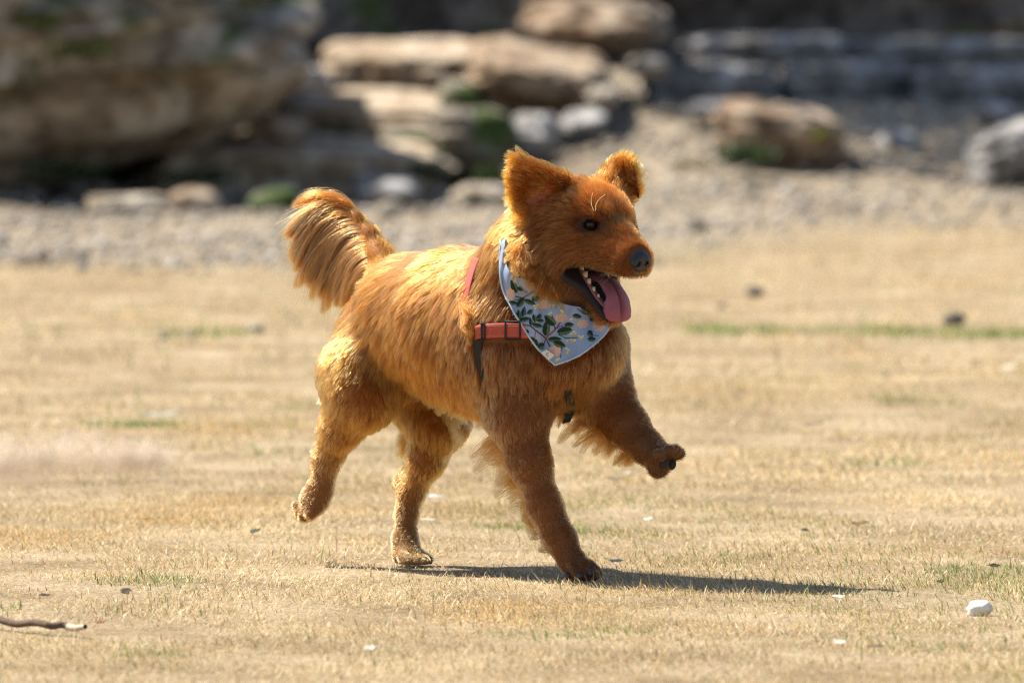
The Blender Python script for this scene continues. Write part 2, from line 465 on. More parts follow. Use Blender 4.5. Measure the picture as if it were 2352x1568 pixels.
def build_grass():
    r = np.random.default_rng(17)
    parts = []
    def zone(n, x, y0, y1, lmin, lmax, w0, w1, greeny):
        Y = y0 + (y1 - y0) * r.random(n); hw = x * (17.06 + Y) / 17.06
        X = (r.random(n) * 2 - 1) * hw
        P = np.stack([X, Y], 1)
        dens = .52 + .42 * wnoise(P, 3.2, 31) + .55 * wnoise(P, 14, 32)
        edge = 1 - sstep(edge_y(X, Y), -.9, 1.3)
        k = r.random(n) < np.clip(dens, .10, 1) * edge
        X, Y, P = X[k], Y[k], P[k]; n = len(X)
        Z = terrain_z(X, Y) - .003
        az = 2.6 + wnoise(P, 5, 33) * 1.4 + r.normal(0, 1.1, n)
        tilt = np.clip(r.normal(1.05, .36, n), .05, 1.52)
        L = (lmin + (lmax - lmin) * r.random(n) ** 1.5) * (1 + .45 * wnoise(P, 7, 34)) * (1 + .9 * (r.random(n) > .985))
        wd = w0 + (w1 - w0) * r.random(n)
        tilt = np.clip(tilt + .12, .05, 1.54)
        pal = np.array([[.64, .50, .30], [.56, .42, .225], [.73, .61, .42], [.44, .315, .165], [.84, .76, .60], [.30, .205, .11]]) * np.array([1.0, .965, .87])
        col = pal[r.choice(6, n, p=[.28, .24, .2, .13, .09, .06])] * (.82 + .36 * r.random((n, 1)))
        col = col * (1 + .16 * wnoise(P, 1.7, 35) + .13 * wnoise(P, 8, 39))[:, None]
        rust = sstep(wnoise(P, 3.1, 41), .25, .9)[:, None]; col = col * (1 - rust * np.array([.04, .14, .30]))
        pg = .03 + .22 * sstep(wnoise(P, 1.6, 36), .30, .85) + .45 * sstep(wnoise(P, 7.0, 37), .72, 1.0)
        stripe = np.exp(-((Y - 9.2 - .1 * np.sin(X * 3)) / .16) ** 2) * (((X > .5) | (X < -.75)) * .95 * (.25 + .75 * (wnoise(P, 4, 38) > -.1)))
        pg = np.maximum(pg * greeny, stripe)
        g = r.random(n) < pg
        col[g] = np.array([.20, .25, .055]) * (.7 + .6 * r.random((g.sum(), 1)))
        tilt = np.where(g, tilt * .6, tilt)
        parts.append(blades(np.stack([X, Y, Z], 1), az, tilt, L, wd, r.random(n) * .7, col))
    zone(360000, 1.22, -2.9, 2.6, .008, .024, .0009, .0021, 1.0)
    zone(150000, 1.55, 2.6, 7.0, .012, .030, .0016, .0030, 1.6)
    zone(120000, 1.9, 7.0, 18.6, .016, .045, .003, .0055, 1.0)
    ns = 3600                                                 # greener strip across the field
    X = np.where(r.random(ns) < .72, r.uniform(.45, 2.9, ns), r.uniform(-1.7, -.55, ns)); Y = 9.2 + .10 * np.sin(X * 3) + r.normal(0, .14, ns)
    P = np.stack([X, Y], 1); k = wnoise(P * np.array([1, .2]), 4.5, 48) > -.15 + .5 * r.random(ns); X, Y = X[k], Y[k]; ns = len(X)
    parts.append(blades(np.stack([X, Y, terrain_z(X, Y) - .003], 1), r.random(ns) * 6.28, np.clip(r.normal(.5, .3, ns), 0, 1.3), r.uniform(.016, .034, ns), r.uniform(.003, .005, ns), r.random(ns) * .6,
                        np.array([.20, .26, .06]) * r.uniform(.6, 1.4, (ns, 1))))
    V, F, C = [], [], []; o = 0
    for v, f, c in parts:
        V.append(v); F.append(f + o); C.append(c); o += len(v)
    ob = mesh_np('grass', np.concatenate(V), np.concatenate(F), M_BLADE, cols=np.concatenate(C), smooth=False)
    tag(ob, 'short dry straw-coloured grass covering the field', 'grass', kind='stuff')
build_grass()


# ------------------------------------------------------------------ unseen tree, added for the shade it casts on the rocks
def build_tree(base, top, crown_c, crown_r, nleaf, label, seed):
    r = np.random.default_rng(seed)
    t = empty('tree', tuple(base))
    bark = simple_mat('bark', (.10, .075, .05), .9, .2, noise=.4, nscale=12, bump=.6, bscale=30)
    base, top, cc, cr = map(lambda a: np.array(a, float), (base, top, crown_c, crown_r))
    def limb(a, b, ra, rb, sag=.0):
        m_ = (a + b) / 2 + r.normal(0, .06, 3) + np.array([0, 0, sag])
        return tube_q(np.stack([a, (a + m_) / 2 + r.normal(0, .03, 3), m_, (m_ + b) / 2, b]), np.linspace(ra, rb, 5))
    v, f = limb(base - np.array([0, 0, .2]), top, .16, .10)
    V, F = [v], [f]; o = len(v)
    for i in range(9):
        e = cc + cr * r.uniform(-.75, .75, 3)
        v, f = limb(top + r.normal(0, .05, 3), e, .055, .012, .1); V.append(v); F.append(f + o); o += len(v)
    mesh_np('trunk', np.concatenate(V), np.concatenate(F), bark, t)
    d = r.normal(size=(nleaf, 3)); d /= np.linalg.norm(d, axis=1, keepdims=True)
    p = cc + d * (r.random((nleaf, 1)) ** .45) * cr * (1 + .25 * wnoise(d, 3, seed)[:, None])
    a = r.normal(size=(nleaf, 3)); a /= np.linalg.norm(a, axis=1, keepdims=True)
    b = np.cross(a, r.normal(size=(nleaf, 3))); b /= np.linalg.norm(b, axis=1, keepdims=True)
    s = r.uniform(.05, .10, (nleaf, 1))
    LV = np.stack([p - a * s, p + b * s * .45, p + a * s, p - b * s * .45], 1).reshape(-1, 3)
    LF = np.arange(nleaf * 4).reshape(-1, 4)
    C = np.repeat(np.array([.055, .085, .025]) * r.uniform(.6, 1.5, (nleaf, 1)), 4, 0)
    mesh_np('crown', LV, LF, leaf_material('tree_leaf'), t, cols=C, smooth=False)
    tag(t, label, 'tree')
def tube_q(pts, rad, ns=9):
    pts = np.asarray(pts, float); n = len(pts)
    T = np.gradient(pts, axis=0); T /= np.linalg.norm(T, axis=1, keepdims=True) + 1e-9
    A = np.cross(T, np.array([.9, .2, .3])); A /= np.linalg.norm(A, axis=1, keepdims=True) + 1e-9; B = np.cross(T, A)
    q = np.linspace(0, 2 * np.pi, ns, endpoint=False)
    V = pts[:, None] + np.asarray(rad)[:, None, None] * (np.cos(q)[None, :, None] * A[:, None] + np.sin(q)[None, :, None] * B[:, None])
    i = np.arange(n - 1)[:, None]; j = np.arange(ns)
    return V.reshape(-1, 3), np.stack([i * ns + j, i * ns + (j + 1) % ns, (i + 1) * ns + (j + 1) % ns, (i + 1) * ns + j], -1).reshape(-1, 4)
build_tree((-.2, 27.0, 2.5), (-.3, 25.2, 3.4), (-.45, 22.7, 3.9), (1.2, 2.4, .8), 5200, 'unseen leafy tree added on the cliff above the picture to shade the grey ledge', 201)

# weeds growing at the foot of the rocks
def build_weed(name, c, rad, hgt, n, label, seed, col=(.05, .085, .025), lw=.010, cat='weed'):
    r = np.random.default_rng(seed)
    root = np.array(c) + np.clip(r.normal(0, 1, (n, 3)), -1.6, 1.6) * np.array([rad, rad * .5, 0]) * .38
    az = r.random(n) * 6.28; L = hgt * r.uniform(.5, 1.1, n)
    V, F, C = blades(root, az, np.abs(r.normal(.4, .35, n)), L, lw * r.uniform(.6, 1.4, n), r.random(n) * .9, np.array(col) * r.uniform(.6, 1.5, (n, 1)))
    o = mesh_np(name, V - np.array(c), F, M_BLADE, cols=C, smooth=False); o.location = c
    tag(o, label, cat, 'weeds between the rocks')
for i, (qx, qy, Y, rad, hgt, n, lab) in enumerate([
        (1712, 372, 19.15, .16, .10, 160, 'dark green weed at the left foot of the brown rock'),
        (1885, 325, 19.2, .03, .07, 24, 'small yellow-green weed on the right end of the brown rock'),
        (760, 318, 20.55, .16, .06, 130, 'green weed below the middle stone step'),
        (455, 420, 19.75, .22, .08, 160, 'green weed under the left end of the lowest step'),
        (985, 410, 19.8, .10, .09, 90, 'green weed beside the right end of the lowest step'),
        (1130, 420, 19.9, .10, .10, 90, 'green weed under the rounded mottled rock'),
        (150, 405, 19.4, .25, .10, 160, 'green weed in the gap under the huge boulder'),
        (185, 130, 19.2, .18, .09, 130, 'green weed growing on the mossy rock, upper left'),
        (90, 60, 19.2, .14, .08, 90, 'light green weed at the top left corner'),
        (1590, 385, 18.4, .09, .05, 60, 'small dry weed on the gravel left of the brown rock')]):
    build_weed('weed', tuple(W(qx, qy, Y)), rad, hgt, n, lab, 300 + i, col=(.20, .19, .03) if i == 1 else ((.10, .14, .03) if i in (7, 8) else ((.22, .18, .08) if i == 9 else (.045, .075, .024))))

# ------------------------------------------------------------------ litter on the grass
def dry_leaf(name, qx, qy, lpx, wpx, rot, col, label, seed, curl=.35, cat='leaf', group='fallen leaves and petals'):
    r = np.random.default_rng(seed)
    g = G(qx, qy); sc = (g[1] + CAM_D) / FPX; g[2] = float(terrain_z(g[0:1], g[1:2])[0]) + .010
    L, Wd = lpx * sc * .9, wpx * sc * 1.7
    u = np.linspace(-1, 1, 11); v = np.linspace(-1, 1, 5)
    Uu, Vv = np.meshgrid(u, v, indexing='ij')
    wprof = np.sqrt(np.clip(1 - Uu ** 2, 0.01, 1)) * (1 - .25 * Uu) * (1 + .45 * r.normal(size=Uu.shape).clip(-1, 1))
    x = Uu * L / 2; y = Vv * Wd / 2 * wprof
    z = curl * Wd * .35 * (Vv ** 2 * .5 + .6 * Uu ** 2) + .03 * L * np.sin(Uu * 3 + seed) + .003
    V = np.stack([x * math.cos(rot) - y * math.sin(rot), x * math.sin(rot) + y * math.cos(rot), z], -1).reshape(-1, 3)
    ti = .30 + .25 * r.random(); V = np.stack([V[:, 0], V[:, 1] * math.cos(ti) - V[:, 2] * math.sin(ti), V[:, 1] * math.sin(ti) + V[:, 2] * math.cos(ti)], 1)
    V[:, 2] += .004 - V[:, 2].min() * .5
    C = np.array(col) * (1 + .15 * r.normal(size=(len(V), 1)))
    o = mesh_np(name, V, grid_faces(11, 5), leaf_material('dry_leaf', .7, .2), cols=np.clip(C, .01, .95)); o.location = g
    so_ = o.modifiers.new('thickness', 'SOLIDIFY'); so_.thickness = .0006
    tag(o, label, cat, group)
WH, BRN, DRK, RED = (.72, .66, .56), (.20, .125, .06), (.06, .045, .03), (.28, .10, .05)
for i, a in enumerate([
        (1926, 1392, 34, 9, .1, WH, 'white petal on the grass below the end of the shadow'), (851, 1511, 34, 9, .3, WH, 'white petal at the lower edge left of centre'),
        (1928, 1497, 38, 9, -.1, WH, 'white petal near the lower edge, right of centre'), (1416, 1309, 34, 8, .0, WH, 'white petal just right of the planted front paw'),
        (1490, 1211, 26, 7, .4, WH, 'small white petal right of the foreleg'), (1000, 1157, 44, 6, .15, (.62, .62, .60), 'pale narrow leaf between hind and fore legs'),
        (983, 1212, 38, 5, .1, (.66, .60, .50), 'thin pale leaf beside the planted hind foot'), (1440, 1108, 20, 6, .3, (.66, .5, .45), 'tiny pinkish petal under the raised paw'),
        (372, 966, 110, 7, .05, (.42, .45, .40), 'long grey-green blade lying flat on the left'), (1975, 1222, 42, 10, .2, BRN, 'brown curled leaf on the right grass'),
        (290, 1381, 28, 16, .9, DRK, 'dark crumpled leaf at the lower left'), (232, 1449, 20, 8, .4, RED, 'reddish leaf beside the end of the stick'),
        (103, 1388, 26, 9, .2, DRK, 'small dark leaf left of the crumpled one'), (1413, 1121, 34, 7, 0, (.15, .13, .11), 'dark grey leaf right of the planted foreleg'),
        (2160, 1356, 22, 8, .5, DRK, 'dark leaf on the far right grass'), (1850, 1237, 12, 10, 1.2, DRK, 'tiny dark leaf left of the brown curled one'),
        (2010, 1505, 46, 7, 0, (.16, .10, .06), 'dark narrow leaf at the lower right'), (2283, 1319, 12, 14, 1.4, DRK, 'upright dark leaf above the white pebble'),
        (340, 1209, 60, 6, .05, (.42, .27, .11), 'rusty flat stem on the left grass'), (240, 1189, 56, 6, -.05, (.42, .27, .11), 'rusty flat stem further left'),
        (1695, 925, 40, 8, .1, (.30, .22, .15), 'brown leaf on the blurred grass right of the raised leg'), (2315, 862, 44, 12, .4, (.66, .58, .44), 'pale torn leaf near the right edge'),
        (1870, 990, 50, 8, .2, (.25, .18, .12), 'dark twig-like leaf right of the raised paw'), (586, 1240, 30, 8, .6, (.10, .11, .06), 'dark weed leaf left of the planted hind foot'),
        (2330, 1085, 20, 6, .1, (.5, .3, .25), 'small pink-brown leaf at the right edge')]):
    dry_leaf('dry_leaf', *a, seed=500 + i, group=None)
g = G(2250, 1408); rock('pebble', g - np.array([0, 0, .007]), (.038, .03, .028), 'white lump like a pebble at the lower right', simple_mat('white_stone', (.80, .77, .72), .9, .2, noise=.25, nscale=90, bump=.6, bscale=160), 140, p=2.8, rough=.30, cat='pebble', sub=3)
def build_stick():
    P = np.array([G(-40, 1436), G(40, 1444), G(110, 1452), G(150, 1452), G(196, 1458)]); P[:, 2] = [.012, .010, .013, .010, .012]
    k = np.linspace(0, 4, 30); P = np.stack([np.interp(k, range(5), P[:, i]) for i in range(3)], 1)
    P[:, 2] += .002 * np.sin(k * 5)
    st = empty('stick', tuple(P[15] * np.array([1, 1, 0])))
    v, f = tube_q(P[:25], np.linspace(.006, .0055, 25)); mesh_np('bark', v, f, simple_mat('stick_bark', (.13, .09, .065), .85, .2, noise=.5, nscale=60, bump=.6, bscale=120), st)
    v, f = tube_q(P[23:], np.linspace(.0062, .004, 7)); mesh_np('bare_wood', v, f, simple_mat('bare_wood', (.46, .38, .29), .7, .3, noise=.2, nscale=80), st)
    tag(st, 'dark stick with a pale broken end at the lower left edge', 'stick')
build_stick()
# dry seed head leaning into the view close to the camera, far out of focus
def build_reed():
    r = np.random.default_rng(66)
    Yr = -6.4
    P = np.array([[-1.02, Yr, 0], [-.98, Yr, .30], [-.86, Yr, .52], W(-60, 1085, Yr), W(150, 1065, Yr), W(385, 1062, Yr)])
    k = np.linspace(0, 5, 40); P = np.stack([np.interp(k, range(6), P[:, i]) for i in range(3)], 1)
    for _ in range(8): P[1:-1] = (P[:-2] + 2 * P[1:-1] + P[2:]) / 4
    t = empty('seed_head', tuple(P[0]))
    v, f = tube_q(P, np.linspace(.003, .001, 40), 6); mesh_np('stem', v, f, simple_mat('reed_stem', (.45, .36, .22), .7), t)
    n = 520
    s = r.choice([.70, .80, .90, .97], n, p=[.3, .25, .25, .2]) + r.normal(0, .035, n); s = np.clip(s, .62, 1) * 39
    i = np.clip(s.astype(int), 0, 38); c = P[i] + (P[i + 1] - P[i]) * (s - i)[:, None] + r.normal(0, 1, (n, 3)) * np.array([.010, .010, .012])
    V, F, C = blades(c, r.random(n) * 6.28, r.random(n) * 1.5, r.uniform(.010, .022, n), r.uniform(.003, .006, n), r.random(n), np.clip(np.array([.80, .70, .60]) * r.uniform(.85, 1.15, (n, 1)), 0, .95))
    mesh_np('seeds', V, F, M_BLADE, t, cols=C, smooth=False)
    tag(t, 'pale blurred dry seed head leaning in from the left edge', 'seed head')
build_reed()

# ================================================================== THE DOG
# ------------------------------------------------------------------ implicit body
VOX = 0.0034
GMIN = np.array([-0.47, -0.33, -0.012]); GMAX = np.array([0.38, 0.52, 0.80])
GN = np.ceil((GMAX - GMIN) / VOX).astype(int) + 1
AX = [GMIN[i] + VOX * np.arange(GN[i]) for i in range(3)]

def d_cone(p, a, b, ra, rb):
    ba = b - a
    L2 = float(ba @ ba) + 1e-12
    t = np.clip(((p - a) @ ba) / L2, 0, 1)
    q = p - a - t[..., None] * ba
    return np.sqrt((q * q).sum(-1)) - (ra + (rb - ra) * t), t

def d_ell(p, c, Mx, r):
    q = (p - c) @ Mx.T
    k0 = np.sqrt(((q / r) ** 2).sum(-1)); k1 = np.sqrt(((q / (r * r)) ** 2).sum(-1)) + 1e-9
    return k0 * (k0 - 1) / k1

def d_sheet(p, pts, rad):
    shp = p.shape[:-1]
    flat = p.reshape(-1, 3).astype(np.float32)
    lo, hi = pts.min(0) - .03, pts.max(0) + .03
    best = np.linalg.norm(flat - np.clip(flat, lo, hi), axis=1).astype(np.float32) + .02
    near = np.where(((flat > lo) & (flat < hi)).all(1))[0]
    f = flat[near]; b = np.full(len(f), 9.0, np.float32)
    f2 = (f * f).sum(1)
    for s in range(0, len(pts), 64):
        c = pts[s:s + 64].astype(np.float32); rr = rad[s:s + 64].astype(np.float32)
        d2 = f2[:, None] - 2 * f @ c.T + (c * c).sum(1)[None]
        b = np.minimum(b, (np.sqrt(np.maximum(d2, 0)) - rr[None]).min(1))
    best[near] = b
    return best.reshape(shp)

class Prim:
    def __init__(s, kind, reg, k=0.03, sub=False, **kw):
        s.kind, s.reg, s.k, s.sub = kind, reg, k, sub
        s.__dict__.update(kw)
    def dist(s, p):
        if s.kind == 'cone':
            return d_cone(p, s.a, s.b, s.ra, s.rb)[0]
        if s.kind == 'ell':
            return d_ell(p, s.c, s.M, s.r)
        if s.kind == 'wedge':                                # opening of the mouth, a cone profile drawn through the head
            h = (p - HE) @ HM.T
            h = np.stack([h[..., 0], np.maximum(np.abs(h[..., 1]) - .06, 0), h[..., 2]], -1)
            return d_cone(h, s.a, s.b, s.ra, s.rb)[0]
        return d_sheet(p, s.pts, s.rad)
    def box(s):
        if s.kind == 'cone':
            r = np.array([s.ra] * 3), np.array([s.rb] * 3)
            return np.minimum(s.a - r[0], s.b - r[1]), np.maximum(s.a + r[0], s.b + r[1])
        if s.kind == 'ell':
            m = s.r.max(); return s.c - m, s.c + m
        if s.kind == 'wedge':
            return HP(0, 0, -.1) - .13, HP(0, 0, -.1) + .13
        return s.pts.min(0) - s.rad.max(), s.pts.max(0) + s.rad.max()

FIELD = np.full(tuple(GN), 0.5, np.float32)

def add_prim(pr, F=None):
    F = FIELD if F is None else F
    lo, hi = pr.box()
    mg = pr.k + 0.03
    i0 = np.clip(np.floor((lo - mg - GMIN) / VOX).astype(int), 0, GN - 1)
    i1 = np.clip(np.ceil((hi + mg - GMIN) / VOX).astype(int) + 1, 1, GN)
    sl = tuple(slice(i0[i], i1[i]) for i in range(3))
    p = np.stack(np.meshgrid(*[AX[i][i0[i]:i1[i]] for i in range(3)], indexing='ij'), -1)
    d = pr.dist(p).astype(np.float32)
    a = F[sl]
    if pr.sub:
        d = -d
        h = np.maximum(pr.k - np.abs(a - d), 0) / pr.k
        F[sl] = np.maximum(a, d) + h * h * pr.k * 0.25
    else:
        h = np.maximum(pr.k - np.abs(a - d), 0) / pr.k
        F[sl] = np.minimum(a, d) - h * h * pr.k * 0.25

def sdf(P, F=None):
    F = FIELD if F is None else F
    g = np.clip((P - GMIN) / VOX, 0, GN - 1.001)
    i = g.astype(int); f = (g - i).astype(np.float32)
    x, y, z = i.T; fx, fy, fz = f.T
    c = lambda a, b, d: F[x + a, y + b, z + d]
    return ((c(0,0,0)*(1-fx)+c(1,0,0)*fx)*(1-fy)+(c(0,1,0)*(1-fx)+c(1,1,0)*fx)*fy)*(1-fz) + \
           ((c(0,0,1)*(1-fx)+c(1,0,1)*fx)*(1-fy)+(c(0,1,1)*(1-fx)+c(1,1,1)*fx)*fy)*fz

def sdf_grad(P, F=None, e=0.004):
    g = np.zeros_like(P)
    for i in range(3):
        dv = np.zeros(3); dv[i] = e
        g[:, i] = sdf(P + dv, F) - sdf(P - dv, F)
    return norm_rows(g)

def surface_nets(F, gmin, vox):
    ins = F < 0
    nx, ny, nz = F.shape
    cnt = np.zeros((nx - 1, ny - 1, nz - 1), np.int8)
    offs = [(a, b, c) for a in (0, 1) for b in (0, 1) for c in (0, 1)]
    for a, b, c in offs:
        cnt += ins[a:nx - 1 + a, b:ny - 1 + b, c:nz - 1 + c]
    ci = np.argwhere((cnt > 0) & (cnt < 8))
    vid = np.full(cnt.shape, -1, np.int32)
    vid[ci[:, 0], ci[:, 1], ci[:, 2]] = np.arange(len(ci))
    val = np.stack([F[ci[:, 0] + a, ci[:, 1] + b, ci[:, 2] + c] for a, b, c in offs], 1)
    acc = np.zeros((len(ci), 3)); n = np.zeros(len(ci))
    O = np.array(offs, float)
    for i in range(8):
        for j in range(i + 1, 8):
            if np.abs(O[i] - O[j]).sum() == 1:
                a, b = val[:, i], val[:, j]
                m = (a < 0) != (b < 0)
                t = np.where(m, a / np.where(m, a - b, 1), 0)
                acc += np.where(m[:, None], O[i] + t[:, None] * (O[j] - O[i]), 0)
                n += m
    V = gmin + vox * (ci + acc / n[:, None])
    quads = []
    for ax in range(3):
        s0 = [slice(None)] * 3; s1 = [slice(None)] * 3
        s0[ax] = slice(0, -1); s1[ax] = slice(1, None)
        A, B = ins[tuple(s0)], ins[tuple(s1)]
        e = np.argwhere(A != B)
        o1, o2 = [(1, 2), (2, 0), (0, 1)][ax]
        ok = (e[:, o1] > 0) & (e[:, o2] > 0) & (e[:, o1] < F.shape[o1] - 1) & (e[:, o2] < F.shape[o2] - 1)
        e = e[ok]
        def cell(d1, d2):
            c = e.copy(); c[:, o1] -= d1; c[:, o2] -= d2
            return vid[c[:, 0], c[:, 1], c[:, 2]]
        q = np.stack([cell(1, 1), cell(0, 1), cell(0, 0), cell(1, 0)], 1)
        flip = ~A[e[:, 0], e[:, 1], e[:, 2]]
        q[flip] = q[flip][:, ::-1]
        quads.append(q)
    return V, np.concatenate(quads)

# ------------------------------------------------------------------ skeleton
# body heading about 48 degrees towards the camera, seen from its right side
TH = math.radians(48)
BH = np.array([math.cos(TH), -math.sin(TH), 0.0])          # body forward
BR = np.array([-math.sin(TH), -math.cos(TH), 0.0])         # body right (near side)
UP = np.array([0, 0, 1.0]); DOWN = -UP
# head frame, origin between the eyes
PH, PP = math.radians(50), math.radians(12)
HF = np.array([math.cos(PH) * math.cos(PP), -math.sin(PH) * math.cos(PP), -math.sin(PP)])
HR = np.array([-math.sin(PH), -math.cos(PH), 0.0])
HU = np.cross(HR, HF)
HE = W(1396, 516, -0.13)
def HP(f, r, u): return HE + f * HF + r * HR + u * HU
HM = np.stack([HF, HR, HU])

PR = []
# fur colours (linear)
C_BODY = (0.305, 0.082, 0.010); C_DEEP = (0.225, 0.064, 0.010); C_FACE = (0.205, 0.060, 0.011)
C_PALE = (0.36, 0.116, 0.018); C_LEG = (0.29, 0.104, 0.026); C_TAIL = (0.30, 0.090, 0.014)

def cone(reg, pts, k=0.03, **kw):
    for (a, ra), (b, rb) in zip(pts[:-1], pts[1:]):
        PR.append(Prim('cone', reg, k, a=np.asarray(a, float), b=np.asarray(b, float), ra=ra, rb=rb, **kw))

def ell(reg, c, r, k=0.03, M=HM, **kw):
    PR.append(Prim('ell', reg, k, c=np.asarray(c, float), r=np.asarray(r, float), M=M, **kw))

# fur settings: flow (comb direction), L length, lift, grav, col; feather (direction, extra length)
torso = dict(L=0.074, lift=0.04, grav=0.55, flow=unit(-BH * 0.75 + DOWN * 0.55), col=C_BODY)
cone('torso', [(W(918, 755, .27), .084), (W(988, 730, .19), .096), (W(1075, 741, .10), .113)], 0.05, **torso)
cone('chest', [(W(1075, 741, .10), .113), (W(1178, 758, .02), .119)], 0.05, **{**torso, 'L': 0.058, 'col': C_BODY})
cone('chest', [(W(1178, 762, .02), .122), (W(1300, 790, -.05), .092)], 0.05,
     **{**torso, 'flow': unit(DOWN + BR * .15 - BH * .2), 'L': 0.024, 'col': C_DEEP, 'lift': .06})
cone('chest', [(W(1150, 838, .04), .082), (W(1275, 848, -.03), .054)], 0.05,
     **{**torso, 'flow': unit(DOWN - BH * .5), 'L': 0.024, 'col': C_DEEP, 'lift': .06})
neck = dict(L=0.050, lift=0.20, grav=0.45, flow=unit(W(1150, 720, 0) - W(1260, 560, -.06)), col=C_BODY)
cone('neck', [(W(1205, 705, -.005), .108), (W(1262, 600, -.055), .088), (W(1320, 545, -.075), .070)], 0.05, **neck)
for p in PR: add_prim(p)
TORSO_FIELD = FIELD.copy()

# near fore leg (planted)
sh = dict(L=0.017, lift=0.03, grav=0.3, col=C_LEG)
cone('fore_near', [(W(1168, 790, -.055), .072), (W(1188, 950, -.062), .045)], 0.05, **sh)
fl = dict(L=0.0075, lift=0.02, grav=0.1, col=C_LEG)
cone('fore_near', [(W(1190, 950, -.062), .044), (W(1216, 1060, -.072), .0295), (W(1252, 1165, -.082), .0215),
                   (W(1284, 1232, -.09), .0182)], 0.03, **fl)
pw = dict(L=0.0035, lift=0.02, grav=0.0, col=(0.23, 0.090, 0.028))
NFP = W(1331, 1308, -.105)
cone('paw_fn', [(W(1284, 1232, -.09), .0195), (W(1310, 1283, -.098), .0215)], 0.03, **pw)
# far fore leg (reaching forward, lifted)
cone('fore_far', [(W(1345, 815, .035), .070), (W(1384, 912, .01), .046)], 0.05, **sh)
cone('fore_far', [(W(1386, 915, .01), .044), (W(1440, 978, -.04), .0295), (W(1486, 1028, -.085), .0205)], 0.03,
     **fl)
cone('paw_ff', [(W(1486, 1028, -.085), .0225), (W(1516, 1053, -.112), .022)], 0.03, **pw)
# far hind leg (planted)
hl = dict(L=0.026, lift=0.07, grav=0.35, col=C_PALE)
cone('hind_far', [(W(975, 800, .34), .080), (W(990, 900, .315), .064), (W(1010, 970, .275), .039)], 0.05,
     **{**hl, 'L': .022})
cone('hind_far', [(W(1008, 965, .28), .039), (W(980, 1052, .305), .0250), (W(945, 1124, .335), .0190)], 0.03,
     **{**hl, 'L': .010, 'lift': .04})
cone('hind_far', [(W(945, 1126, .335), .0195), (W(933, 1180, .335), .0150), (W(930, 1245, .325), .0150)], 0.02,
     **{**hl, 'L': .0055, 'lift': .02, 'col': (0.34, 0.140, 0.036)})
cone('paw_hf', [(W(930, 1245, .325), .0180), (W(938, 1272, .31), .021)], 0.025, **{**pw, 'col': (0.44, 0.24, 0.09)})
# near hind leg (lifted, trailing)
cone('hind_near', [(W(876, 805, .235), .072), (W(836, 862, .225), .067), (W(836, 918, .20), .042)], 0.035,
     **{**hl, 'L': .026, 'feather': (unit(-BH), .03), 'col': (0.39, 0.132, 0.020), 'flow': unit(DOWN - .25 * BH)})
cone('hind_near', [(W(824, 906, .205), .047), (W(784, 977, .245), .0285), (W(753, 1046, .285), .0200)], 0.035,
     **{**hl, 'L': .014, 'lift': .04, 'feather': (unit(-BH + .3 * UP), .030)})
cone('hind_near', [(W(753, 1050, .285), .0205), (W(743, 1090, .30), .0142), (W(734, 1128, .31), .0165)], 0.02,
     **{**hl, 'L': .0055, 'lift': .02, 'col': (0.34, 0.140, 0.036)})
cone('paw_hn', [(W(733, 1128, .31), .0190), (W(722, 1150, .315), .024)], 0.02, **{**pw, 'col': (0.34, 0.140, 0.036)})
cone('fore_near', [(W(1158, 958, -.045), .020), (W(1176, 985, -.05), .016)], .03, **fl)
cone('fore_near', [(W(1262, 1236, -.075), .0075), (W(1266, 1250, -.076), .0065)], .012, **fl)
cone('hind_far', [(W(921, 1108, .352), .0085), (W(924, 1132, .348), .0090)], .018, **{**hl, 'L': .006, 'lift': .02})
cone('hind_far', [(W(941, 1068, .345), .0085), (W(922, 1106, .352), .0080)], .016, **{**hl, 'L': .008, 'lift': .02})
cone('hind_near', [(W(733, 1043, .302), .0085), (W(729, 1062, .305), .0085)], .018, **{**hl, 'L': .006, 'lift': .02})
# paws with toes
def paw(reg, c, fwd, side, up, s, spread, pwk, heel=True, tl=.020):
    fwd, side, up = unit(fwd), unit(side), unit(up)
    M = np.stack([fwd, side, up])
    ell(reg, c - fwd * .004 * s, np.array([.026, .024, .0175]) * s, .012, M, **{**pwk, 'flow': fwd})
    for i, o in enumerate((-1.5, -.5, .5, 1.5)):
        mid = abs(o) < 1
        a = c + fwd * (.008 * s) + side * (o * .0130 * s * spread) + up * .003 * s
        b = c + fwd * ((.033 if mid else .024) * s) + side * (o * .0152 * s * spread) - up * .006 * s
        cone(reg, [(a, .0095 * s), (b, .0102 * s)], .0035, **{**pwk, 'flow': fwd})
    return M
paw('paw_fn', NFP - BH * .006 + UP * .006, BH + DOWN * .28, BR, UP + BH * .28, 1.02, 1.05, pw)
paw('paw_ff', W(1518, 1058, -.12), unit(HF * .45 + UP * .75 + BH * .3), BR, unit(BH * -1 + UP * .5), .98, 1.0, pw)
paw('paw_hf', W(938, 1279, .30), BH, BR, UP, .98, 1.05, {**pw, 'col': (0.44, 0.24, 0.09)})
paw('paw_hn', W(720, 1146, .315), np.array([-.42, .05, -.9]), np.array([.45, -.88, -.2]), np.array([.9, .3, -.42]), 1.02, 1.05, {**pw, 'col': (0.34, 0.140, 0.036)})
# tail
tl = dict(L=0.009, lift=0.10, grav=0.1, col=C_PALE)
TAILP = [(W(890, 640, .30), .030), (W(872, 590, .345), .0185), (W(848, 540, .375), .0125), (W(818, 502, .40), .0085),
         (W(794, 476, .415), .0055), (W(776, 462, .422), .0030)]
cone('tail', TAILP[:3], 0.03, **tl)
cone('tail', TAILP[2:], 0.02, **{**tl, 'L': .006, 'lift': .08})
